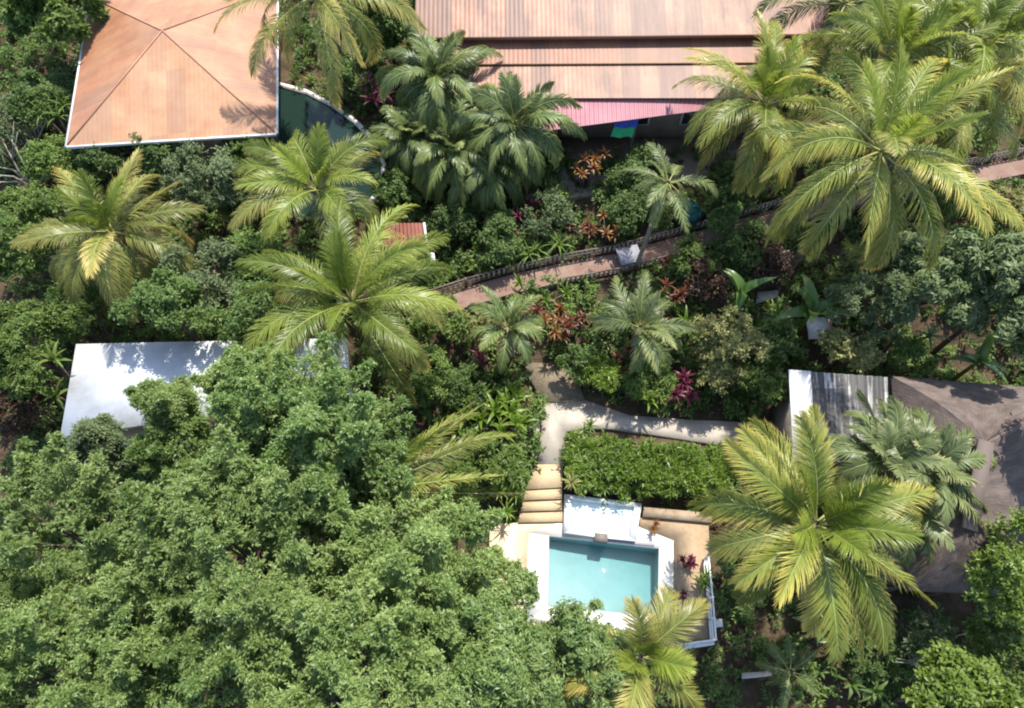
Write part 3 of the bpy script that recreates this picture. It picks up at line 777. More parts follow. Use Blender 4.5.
# ---- hip-roofed house
ze = 5.6
SW, SE = at(66.5, 146, ze), at(276, 133, ze)
ex = (SE - SW).normalized(); nv = Vector((-ex.y, ex.x, 0)); Dp = 9.2
NW, NE = at(91, -3, ze), at(277, -12, ze)
gz = G(SW.x, SW.y + 2)
apex = (SW + SE + NE + NW) / 4 + Vector((0, 0, 1.75)); 
hs = thing('hip_roof_house', 'house under a square terracotta hip roof with white eave trim', 'house', V3((SW + SE + NE + NW) / 4, gz))
for k_, (a, c) in enumerate(((SW, SE), (SE, NE), (NE, NW), (NW, SW))):
    b = MB(); du = (c - a).normalized(); dv = (apex - (a + c) / 2).normalized(); uvplane(b, [a, c, apex], du, dv, a + du * rnd.random() + dv * k_ * 3)
    uvplane(b, [c - Vector((0, 0, .08)), a - Vector((0, 0, .08)), apex - Vector((0, 0, .12))], du, dv)
    ro = put(b, 'roof_slope', M['terra_pale'] if k_ == 0 else M['terra_s'], hs)
    if k_ == 0: ro['label'] = 'paler front slope'
ro = hs
for c in (SW, SE, NE, NW):
    b = MB(); up_ = Vector((0, 0, .03)); b.bar(c.lerp(apex, .01) + up_, apex + up_, .07, .008); put(b, "ridge_cap", M["ridge"], ro)
for a, c in ((SW, SE), (NW, SW), (SE, NE), (NE, NW)):
    b = MB(); dz = Vector((0, 0, -.06)); nn = (c - a).normalized(); oo = Vector((nn.y, -nn.x, 0)) * .07
    b.bar(a + dz + oo * .6, c + dz + oo * .6, .08, .14); put(b, 'gutter', M['white'], hs)
b = MB(); W4 = [p + ((SW + NE) / 2 - p).normalized() * 1.1 for p in (SW, SE, NE, NW)]; b.prism([V3(p, 0) for p in W4], gz - .8, ze + .15); put(b, 'wall', M['wall_dark'], hs)
windows(hs, W4[0], W4[1], gz + 1., 3)
keep([V3(p, 0) for p in (SW, SE, NE, NW)])

# ---- long main building with stepped roofs
zu = 7.2
uL, uR = at(415, 37.5, zu), at(832, 33.5, zu)
ex = (uR - uL).normalized(); nv = Vector((-ex.y, ex.x, 0))
rise = Vector((0, 0, .26))
uLt, uRt = uL + (nv + rise) * 6.5, uR + (nv + rise) * 6.5
gz = G(0, uL.y)
mainb = thing('long_house', 'long house under stepped terracotta sheet roofs with pink eave', 'house', V3((uL + uR) / 2 + nv * 3, gz))
b = MB(); quadsheet(b, uL, uR, uRt, uLt); put(b, 'upper_roof', M['terra'], mainb)
b = MB(); quadsheet(b, uRt + nv * 6.5 - rise * 6.5, uLt + nv * 6.5 - rise * 6.5, uLt, uRt); put(b, 'rear_roof', M['terra'], mainb)
b = MB(); b.bar(uL + Vector((0, 0, -.08)), uR + Vector((0, 0, -.08)), .10, .16); put(b, 'fascia', M['terra'], mainb)
# lower roof runs from under the upper eave down to the photo's eave line
zl = 6.3; l0, l1 = at(440, 98, zl), at(800, 98, zl)
lt0 = uL + nv * .55 + Vector((0, 0, -.3)); lt1 = uR + nv * .55 + Vector((0, 0, -.3))
lt0 = Vector((l0.x, lt0.y, lt0.z)); lt1 = Vector((l1.x, lt1.y, lt1.z))
mid0, mid1 = lt0.lerp(l0, .46), lt1.lerp(l1, .46)
b = MB(); quadsheet(b, mid0 + Vector((0, 0, -.07)), mid1 + Vector((0, 0, -.07)), lt1, lt0); put(b, 'middle_roof', M['terra_m'], mainb)
b = MB(); quadsheet(b, l0, l1, mid1 + Vector((0, .1, -.12)), mid0 + Vector((0, .1, -.12))); put(b, 'lower_roof', M['terra'], mainb)
b = MB(); b.bar(mid0 + Vector((0, -.02, -.06)), mid1 + Vector((0, -.02, -.06)), .05, .05); put(b, 'flashing', M['riser'], mainb)
# pink sheet under the lower eave, cut on a skew
zk = 5.92; k0, k1 = at(540, 131.5, zk), at(735, 106, zk)
kt0, kt1 = Vector((k0.x, l0.y + .25, zl - .12)), Vector((k1.x, l0.y + .25, zl - .12))
b = MB(); quadsheet(b, k0, k1, kt1, kt0); put(b, 'pink_roof', M['pink'], mainb)
wy = l0.y + 1.0
b = MB(); b.prism([V3((l0.x + .4, wy), 0), V3((l1.x - .4, wy), 0), V3((l1.x - .4, uL.y + .4), 0), V3((l0.x + .4, uL.y + .4), 0)], gz - .6, 6.15); put(b, 'wall', M['wall_dark'], mainb)
b = MB(); b.prism([V3(uL + nv * .8 + ex * .6, 0), V3(uR + nv * .8 - ex * .6, 0), V3(uR + nv * 12 - ex * .6, 0), V3(uL + nv * 12 + ex * .6, 0)], gz - .6, 7.3); put(b, 'rear_wall', M['wall_dark'], mainb)
windows(mainb, Vector((l0.x + .4, wy, 0)), Vector((l1.x - .4, wy, 0)), gz + 1., 6)
for t in (.08, .5, .95):
    p = k0.lerp(k1, t) + Vector((0, .35, 0)); b = MB(); b.box(V3(p, (gz + zk) / 2), (.14, .14, zk - gz)); put(b, 'post', M['metal_dark'], mainb)
slab('patio', [V3(at(560, 200, gz), 0), V3(at(735, 170, gz), 0), V3((l1.x - .4, wy - .01), 0), V3((l0.x + 3, wy - .01), 0)], gz - .4, gz + .10, M['wall_dark'])
keep([V3(l0, 0), V3(l1, 0), V3(uRt + nv * 6, 0), V3(uLt + nv * 6, 0)])
keep([V3(at(575, 165, gz), 0), V3(at(720, 150, gz), 0), V3((l1.x, wy), 0), V3((l0.x + 2, wy), 0)])

# ---- cloth hanging from the pink eave
cb = at(628, 119, 5.76)
hc = thing('hanging_cloth', 'blue and green cloth hanging below the pink roof edge', 'cloth', (cb.x, cb.y, cb.z))
def drape(z0, z1, y0, y1, w, sk):
    b = MB(); n = 12; vv = []; qq = []
    for j in range(7):
        t = j / 6
        for i in range(n + 1):
            u = i / n; vv.append((cb.x + (u - .5) * w + sk * (z0 + (z1 - z0) * t) , cb.y + y0 + (y1 - y0) * t + .05 * math.sin(u * 9 + t), cb.z + z0 + (z1 - z0) * t))
    for j in range(6):
        for i in range(n): a = j * (n + 1) + i; qq.append([a, a + 1, a + n + 2, a + n + 1])
    vv2 = [(x, y + .015, z) for x, y, z in vv]; m = len(vv)
    b.add(vv, [np.array(qq)]); b.add(vv2, [np.array(qq)[:, ::-1]]); return b
put(drape(0, -.42, 0, -.12, 1.05, .25), 'blue_section', M['cloth_blue'], hc, True)
put(drape(-.425, -.85, -.12, -.3, 1.0, .25), 'green_section', M['cloth_green'], hc, True)

# ---- white flat roof
zw = 4.2
SW, SE = at(60, 437, zw), at(352, 396, zw); ex = (SE - SW).normalized(); nv = Vector((-ex.y, ex.x, 0)); Dp = 3.6
NW, NE = at(76, 344, zw), at(346, 338, zw); gz = G(SW.x, SW.y)
wh = thing('white_roof_house', 'low house under a flat white painted roof among the trees', 'house', V3((SW + NE) / 2, gz - .3))
b = MB(); b.prism([SW, SE, NE, NW], zw - .18, zw); put(b, 'roof', M['whiteroof'], wh)
b = MB(); i4 = inset([SW, SE, NE, NW], .5); b.prism(i4, gz - .8, zw - .17); put(b, 'wall', M['wall_dark'], wh)
windows(wh, i4[0], i4[1], gz + 1.2, 4)
keep([SW, SE, NE, NW])

# ---- shed under stained zinc sheets
zs = 3.4
SW, SE, NE_, NW_ = at(793, 462, zs), at(890, 462, zs), at(887.5, 377, zs + .35), at(788.5, 370, zs + .35)
gz = G(SW.x, SW.y)
sh = thing('zinc_roof_shed', 'shed under a white corrugated roof streaked with black stains', 'shed', V3((SW + NE_) / 2, gz))
b = MB(); quadsheet(b, SW + (SE - SW) * .225, SE, NE_, NW_ + (NE_ - NW_) * .225, .33, .035, .02); put(b, 'stained_roof', M['zinc'], sh)
b = MB(); up_ = Vector((0, 0, .05)); b.prism([V3(SW + (SE - SW) * .0, 0), V3(SW + (SE - SW) * .224, 0), V3(NW_ + (NE_ - NW_) * .224, 0), V3(NW_, 0)], zs - .05, zs + .32)
b.v[-1][4:, 2] = [zs + .05, zs + .05, zs + .40, zs + .40]; b.v[-1][:4, 2] = [zs - .03, zs - .03, zs + .32, zs + .32]
put(b, 'white_strip', M['white'], sh)
b = MB(); b.prism([V3(p, 0) for p in inset([SW, SE, NE_, NW_], .45)], gz - .4, zs - .06); put(b, 'wall', M['wall_dark'], sh)
b = MB(); b.box(V3(inset([SW, SE, NE_, NW_], .45)[0].lerp(inset([SW, SE, NE_, NW_], .45)[1], .5) + Vector((0, -.03, 0)), gz + 1.0), (.9, .05, 2.0)); put(b, 'door', M['metal_dark'], sh)
keep([SW, SE, NE_, NW_])

# ---- thatched house
zh = 3.3
tNW, tSW, tSE = at(891, 376, zh), at(909, 590, zh), at(1046, 596, zh)
tNE = at(1085, 392, zh)
rA, rB = at(985, 442, 6.2), at(968, 530, 5.6)
gz = G(tSW.x, 5) + .2
th = thing('thatched_house', 'house under a grey brown thatched hip roof beside the zinc shed', 'house', V3((tSW + tNE) / 2, gz))
b = MB(); gth = np.random.default_rng(5)
def thatch_face(a, c, d, e, nu=24, nvv=14):
    """a-c eave, e-d top; slightly sagging and ragged"""
    vs = []; uv = []
    for j in range(nvv + 1):
        for i in range(nu + 1):
            u, v = i / nu, j / nvv; p = a.lerp(c, u).lerp(e.lerp(d, u), v)
            p = p + Vector((0, 0, .30 * math.sin(PI * v) + .05 * gth.normal() * (0 if v in (0, 1) or u in (0, 1) else 1)))
            vs.append(p[:]); uv.append((u * (c - a).length, v * (e - a).length))
    qs = np.array([[j * (nu + 1) + i, j * (nu + 1) + i + 1, (j + 1) * (nu + 1) + i + 1, (j + 1) * (nu + 1) + i] for j in range(nvv) for i in range(nu)])
    b.add(vs, [qs], uv=np.array(uv)[qs.ravel()])
    low = [(x, y, z - .28) for x, y, z in vs[:nu + 1]]; n = nu + 1
    b.add(vs[:n] + low, [np.array([[i, n + i, n + i + 1, i + 1] for i in range(nu)])], uv=np.tile([[0, 0], [0, .3], [.1, .3], [.1, 0]], (nu, 1)))
thatch_face(tNW, tSW, rB, rA); thatch_face(tSW, tSE, rB, rB); thatch_face(tSE, tNE, rA, rB); thatch_face(tNE, tNW, rA, rA)
tr = put(b, 'roof', M['thatch'], th, True)
b = MB(); b.bar(rA + Vector((0, 0, .05)), rB + Vector((0, 0, .05)), .5, .18); put(b, "ridge", M["thatch"], tr)
b = MB(); b.prism([V3(p, 0) for p in inset([tSW, tSE, tNE, tNW], 1.0)], gz - .8, zh - .1); put(b, 'wall', M['wall_dark'], th)
for t in (.05, .5, .95):
    p = inset([tSW, tSE, tNE, tNW], .5); p = p[0].lerp(p[1], t); b = MB(); b.tube([V3(p, gz - .5), V3(p, zh - .1)], .09, 8); put(b, 'post', M['bark'], th)
keep([tSW, tSE, tNE, tNW])

# ---- little red-roofed hut by the path
hz = 3.9; hp = [at(384, 246, hz), at(426, 246, hz), at(423, 223, hz + .3), at(384, 223, hz + .3)]; gz = G(hp[0].x, hp[0].y)
hu = thing('tiled_hut', 'little hut with red tiled roof at the end of the brick path', 'hut', V3(hp[0].lerp(hp[2], .5), gz))
b = MB(); quadsheet(b, hp[0], hp[1], hp[2], hp[3], .18, .03); put(b, 'roof', M['tile_red'], hu)
b = MB(); b.prism([V3(p, 0) for p in inset(hp, .2)], gz - .3, hz - .08); put(b, 'wall', M['plaster'], hu)
p = at(430, 256, 3.2); b = MB(); b.box(V3(p, (gz + 3.2) / 2), (.36, .36, 3.2 - gz)); put(b, 'post', M['white'], hu)
b = MB(); b.bar(hp[1] + Vector((.05, 0, 0)), hp[2] + Vector((.05, 0, 0)), .1, .14); put(b, 'barge_board', M['white'], hu)

# ---- curved garden pond beside the hip-roofed house
zg = 2.75; pc = at(285, 200, zg); px1 = at(386, 165, zg)
arc = [at(x, y, zg) for x, y in ((240, 81), (277, 83), (307, 91), (333, 104), (357, 121), (377, 141), (386, 165), (384, 190), (370, 205))]
pd = arc + [at(300, 215, zg), at(240, 190, zg)]
b = MB(); b.poly([V3(p, zg - .03) for p in pd[::-1]]); structure(b, 'pond_water', M['pond'])
b = MB(); b.poly([V3(p, zg - .5) for p in pd[::-1]]); structure(b, 'pond_bed', M['soil'])
b = MB(); inn = [p + (pc - p).normalized() * .22 for p in arc]
for i in range(len(arc) - 1): b.prism([V3(inn[i], 0), V3(inn[i + 1], 0), V3(arc[i + 1], 0), V3(arc[i], 0)], zg - .6, zg + .12)
pr = tag(b.build('pond_rim', M['coping']), kind='structure')
keep(pd)

# ---- small objects
zt_ = G(at(686, 222, 2).x, at(686, 222, 2).y); c_ = at(688, 214, zt_ + .6)
tk = thing('water_tank', 'round teal plastic water tank under the small pale palm', 'water tank', V3(c_, zt_))
b = MB(); b.lathe([(.02, 0), (.60, 0), (.64, .05), (.62, .3), (.65, .34), (.62, .6), (.65, .64), (.62, .85), (.55, .95), (.32, 1.02)], V3(c_, zt_), 28); put(b, 'body', M['teal'], tk, True)
b = MB(); b.lathe([(.34, 1.0), (.34, 1.08), (.02, 1.1)], V3(c_, zt_), 20); put(b, 'lid', M['teal'], tk, True)

def board(label, P, z0, mat, edge=None, name='sheet_board', th_=.05, cat='board'):
    c = sum(P, Vector()) / 4; r = thing(name, label, cat, c)
    N = (P[1] - P[0]).cross(P[3] - P[0]).normalized() * th_
    b = MB(); lo = [p - N for p in P]; v = [p[:] for p in lo + P]
    b.add(v, [np.array([[3, 2, 1, 0], [4, 5, 6, 7], [0, 1, 5, 4], [1, 2, 6, 5], [2, 3, 7, 6], [3, 0, 4, 7]])]); put(b, 'panel', mat, r)
    if edge:
        b = MB(); b.bar(P[1], P[2], .09, .07); put(b, 'edge_strip', edge, r)
    return r
board('white sheet with a pink edge lying beside the banana plant', pl(1.9, (809, 339), (833, 338), (830, 318), (806, 316)), 0, M['white'], M['pink'])
board('flat beige stone slab lying among dark shrubs above the white sheet', pl(2.0, (756, 303), (778, 297), (779, 290), (758, 292)), 0, M['stone_w'], None, 'stone_slab', .12, 'stone')
board('pale plank lying on shaded ground near the foot of frame', pl(-.6, (742, 679), (772, 676), (772, 671), (742, 673)), 0, M['stone_w'], None, 'plank', .06)
# ================================================================== PLANTS
# ---- coconut palms
palm('coconut palm at the top edge leaning its fronds over the hip roof', 314, -4, 9.5, 4.8, 21, M['palm_yellow'], 11, lean=(-.2, 2.4), el=(70, -20), bend=(30, 88), nuts=4, dry=1)
palm('yellowing coconut palm between the hip roof and the white roof', 112, 232, 6.4, 3.9, 28, M['palm_yellow'], 12, lean=(.2, .8), el=(72, -22), bend=(35, 98), dry=1, nuts=3)
palm('bright coconut palm with upright fronds in front of the curved pond', 318, 190, 6.2, 4.0, 20, M['palm_lime'], 13, lean=(.2, .5), el=(80, 12), bend=(35, 98), droop=.8)
palm('large bright coconut palm between the brick path and the white roof', 352, 303, 7.2, 4.7, 31, M['palm_lime'], 14, lean=(.2, .8), el=(78, -8), bend=(38, 103))
palm('coconut palm with upright tuft covering the end of the pink eave', 765, 105, 8.0, 4.4, 28, M['palm'], 15, lean=(.3, .6), el=(80, -10), bend=(35, 93), nuts=3)
palm('coconut palm with lime green heart behind the tallest palm', 893, 62, 9.2, 5.0, 30, M['palm_lime'], 16, lean=(.2, 1.2), el=(78, -5), bend=(35, 103))
palm('tallest coconut palm with long arching fronds over the brick path', 880, 152, 10.5, 5.5, 32, M['palm'], 17, lean=(-.1, .6), el=(74, -22), bend=(38, 100), ll=1.1, npair=118, nuts=5)
palm('coconut palm in the top corner with orange nuts', 978, 40, 9.6, 5.0, 30, M['palm_lime'], 18, lean=(.3, 1), el=(72, -20), bend=(38, 98), nuts=6)
palm('big star shaped coconut palm right of the swimming pool', 815, 524, 7.8, 4.1, 34, M['palm'], 19, lean=(.1, .7), el=(76, -24), bend=(30, 78), ll=1.1, npair=118, nuts=4)
palm('young coconut palm dipping its fronds over the swimming pool', 640, 657, 4.8, 2.8, 14, M['palm_yellow'], 20, lean=(.2, -.4), el=(78, 0), bend=(30, 93), rtrunk=.11)
palm('coconut palm half buried in tree crowns with fronds reaching towards the steps', 372, 492, 6.4, 5.3, 9, M['palm'], 21, lean=(-.2, .4), el=(35, 8), bend=(20, 45), az=(-.25, .9), lw=.03, npair=84, droop=.7, ll=.65)
palm('coconut palm crowded between the corner palm and the tallest palm', 945, 100, 8.4, 4.2, 24, M['palm'], 34, lean=(.1, .9), el=(76, -10), bend=(35, 95))
palm('coconut palm just beyond the top of the frame near the terracotta roof', 845, 5, 9.6, 4.0, 14, M['palm_dark'], 33, lean=(0, 1), el=(70, -20), bend=(38, 98))
# ---- feather palms
palm('slim pale palm with thin leaning trunk beside the brick path', 668, 184, 6.8, 2.4, 13, M['palm_pale'], 22, base=(634, 270), el=(60, -25), bend=(40, 98), ll=.55, npair=40, droop=.8, rtrunk=.10, group='feather palms', name='feather_palm')
for lb, px, py, z, L, m, sd in (
    ('drooping dark feather palm below the corner of the terracotta roof', 438, 80, 6.6, 3.4, 'palm_dark', 23),
    ('bushy dark feather palm against the pink eave', 515, 125, 6.2, 3.3, 'palm_dark', 24),
    ('lower drooping feather palm between two bushy palms', 452, 150, 5.2, 3.1, 'palm_dark', 25),
    ('drooping feather palm beside the magenta cordyline', 414, 138, 5.0, 2.6, 'palm_dark', 36),
    ('shaggy feather palm hanging over the croton bed', 492, 165, 4.6, 2.8, 'palm_dark', 29),
    ('grey green feather palm beside the stained zinc roof', 886, 462, 5.6, 2.8, 'palm_grey', 26),
    ('drooping grey green feather palm in front of the thatched roof', 925, 470, 5.4, 3.0, 'palm_grey', 27),
    ('low shaggy feather palm between the star shaped palm and thatched roof', 905, 505, 4.6, 2.4, 'palm_grey', 28)):
    palm(lb, px, py, z, L, 38, M[m], sd, lean=(0, .3), el=(78, -15), bend=(60, 135), ll=.75, lw=.05, npair=62, droop=1.2, group='feather palms', name='feather_palm', vee=.05)
palm('stocky blue green palm with thick trunk at the gravel patch', 508, 328, 3.6, 2.1, 17, M['palm_dark'], 30, lean=(0, .1), el=(72, 5), bend=(35, 98), ll=.55, lw=.042, npair=42, droop=.7, rtrunk=.24, group='feather palms', name='feather_palm')
palm('wide blue green palm below the grey pillar on the brick path', 640, 328, 3.8, 2.5, 20, M['palm_grey'], 31, lean=(0, .1), el=(72, -8), bend=(35, 103), ll=.6, lw=.04, npair=44, droop=.8, rtrunk=.2, group='feather palms', name='feather_palm')
palm('dark little spiky palm on the shaded slope below the star palm', 790, 672, 1.2, 1.3, 12, M['palm_dark'], 32, lean=(0, .05), el=(60, 0), bend=(25, 60), ll=.4, npair=26, rtrunk=.09, group='feather palms', name='feather_palm')
# ---- banana plants
banana('banana plant with upright leaf next to the white sheet', 812, 312, 3.6, 1.9, .52, 6, 41, az=[1.65, .15, -.35, 3.4, 4.2, 2.6])
banana('blue green banana plant above the yellowish shrub', 742, 292, 3.8, 1.5, .48, 6, 42)
banana('broad leaved banana plant under the grey green shrub near the thatched roof', 978, 362, 3.4, 1.7, .42, 7, 43)

# ---- massed trees, lower left
TG = 'trees massed at the lower left'
for lb, px, py, z, r3, m, sd, kw in (
    ('tall feathery tree standing highest before the far end of the white roof', 298, 438, 8.0, (2.8, 2.5, 2.8), 'tree_b', 101, dict(plume=32)),
    ('feathery light green tree below the left corner of the white roof', 70, 540, 7.4, (3.6, 3.0, 2.6), 'tree_a', 102, {}),
    ('bluish tree between the white roof and the reaching palm', 338, 468, 6.6, (2.5, 2.4, 2.3), 'tree_b', 103, {}),
    ('sunny tree in the middle of the mass below the tall feathery tree', 240, 560, 8.6, (3.6, 3.0, 2.6), 'tree_a', 104, {}),
    ('yellow green tree in the bottom corner of the mass', 60, 668, 7.8, (3.6, 2.8, 2.4), 'tree_a', 105, {}),
    ('wide green tree on the bottom edge beside the yellow green corner tree', 220, 690, 6.4, (3.4, 2.7, 2.4), 'tree_b', 106, {}),
    ('green tree growing below the fronds reaching towards the steps', 410, 562, 6.4, (3.0, 2.7, 2.3), 'tree_a', 107, {}),
    ('light tree on the bottom edge in the middle of the mass', 350, 670, 8.0, (3.2, 2.7, 2.4), 'tree_a', 108, {}),
    ('glossy tree with star shaped leaf tufts covering the corner of the pool deck', 474, 642, 5.6, (2.6, 2.4, 2.2), 'tree_c', 109, dict(star=.65, tlo=.6, ll=.17, lw=.05, ntwig=36, nleaf=12, rc=.5, plume=0, spread=.9, lobes=12)),
    ('glossy dark tree beside the young palm at the pool', 570, 664, 4.4, (2.2, 1.9, 1.9), 'tree_c', 110, dict(star=.65, tlo=.6, ll=.17, lw=.05, ntwig=36, nleaf=12, rc=.5, plume=0, spread=.9, lobes=12)),
    ('shaded tree in the gap below the bluish tree', 330, 530, 4.6, (2.7, 2.4, 2.2), 'tree_b', 111, {}),
    ('small green tree at the edge of the deck below the steps', 490, 592, 2.8, (1.2, 1.3, 1.3), 'tree_a', 112, dict(plume=12)),
    ('thin pale tree rising against the white roof', 104, 446, 4.6, (.6, .6, 1.7), 'tree_d', 113, dict(plume=12)),
    ('light green tree at the frame edge between the two lower left corners', 5, 600, 5.6, (3.0, 2.8, 2.4), 'tree_a', 114, {}),
    ('bluish green tree filling the hollow beside the sunny middle tree', 145, 605, 5.2, (3.0, 2.6, 2.4), 'tree_b', 115, {}),
    ('narrow feathery tree standing up against the far edge of the white roof', 262, 384, 6.2, (1.4, 1.2, 2.2), 'tree_a', 116, dict(plume=16)),
    ('small bushy tree under the front eave of the white roof', 180, 446, 4.0, (1.5, 1.0, 1.6), 'tree_b', 118, dict(plume=18)),
    ('slender green tree in front of the white roof centre', 172, 408, 5.2, (.7, .7, 2.0), 'tree_a', 117, dict(plume=8)),

    ):
    k_ = dict(nclump=104, ntwig=20, nleaf=12, ll=.125, lw=.042, rc=1.25, upb=.25, lobes=9, droop=.06, fwd=.8, plume=23, spread=.55, group=TG); k_.update(kw)
    tree(lb, px, py, z, r3, M[m], sd, **k_)

# ---- other trees
OT = 'trees along the edges of the garden'
for lb, px, py, z, r3, m, sd, kw in (
    ('dark large leaved tree in the top corner beside the hip roof', 58, 8, 6.3, (2.4, 2.4, 2.0), 'mid', 121, dict(ll=.34, lw=.15)),
    ('dark tree at the top edge between the two terracotta roofs', 385, 20, 6.0, (1.6, 1.8, 2.0), 'dark', 122, dict(ll=.28, lw=.1, nclump=60)),
    ('grey green silvery tree below the tallest palm', 930, 285, 5.4, (2.6, 2.5, 2.2), 'silver', 123, dict(star=.4, tlo=.6, ll=.26, lw=.08)),
    ('fine leaved grey green tree left of the silvery tree', 866, 292, 4.8, (1.7, 1.8, 1.8), 'tree_d', 124, dict(nclump=40)),
    ('dark silvery tree at the frame edge above the thatched roof', 1010, 290, 6.4, (1.9, 2.6, 2.2), 'silver', 125, dict(star=.4, tlo=.6, ll=.26, lw=.08, nclump=70)),
    ('lime green tree at the frame edge in front of the thatched roof', 1008, 575, 5.2, (1.5, 2.0, 1.7), 'lime', 126, dict(nclump=40)),
    ('bright lime shrubby tree on the bottom edge of the frame', 958, 700, 3.8, (1.7, 1.3, 1.3), 'lime', 127, dict(nclump=50, ll=.22, lw=.1)),
    ('tall shade tree standing beyond the thatched roof', 1150, 400, 8.5, (3.0, 3.4, 2.8), 'mid', 128, dict(nclump=70, rc=.9, ll=.3, lw=.12)),
    ('grey green fine leaved tree at the eave of the hip roof', 215, 188, 4.8, (1.7, 1.6, 1.7), 'tree_d', 129, dict(nclump=45)),
    ('round grey green tree between the yellowing palm and the bright palm', 212, 285, 4.6, (1.9, 1.7, 1.8), 'tree_d', 130, dict(nclump=45)),
    ('dense dark tree at the frame edge left of the yellowing palm', 22, 235, 5.0, (2.0, 2.2, 2.0), 'mid', 131, dict(nclump=70)),
    ('leafy green tree at the frame edge left of the white roof', 30, 350, 4.6, (2.0, 2.0, 1.9), 'mid', 132, dict(nclump=70)),
    ('dark tree shading the uphill edge of the white roof', 172, 312, 5.8, (2.0, 1.3, 1.6), 'dark', 133, dict(nclump=45)),
    ('dark tree between the white roof and the large bright palm', 262, 318, 5.4, (1.4, 1.1, 1.3), 'dark', 134, dict(nclump=35)),
    ):
    k_ = dict(nclump=70, ntwig=30, nleaf=9, ll=.16, lw=.06, rc=.45, group=OT); k_.update(kw)
    tree(lb, px, py, z, r3, M[m], sd, **k_)

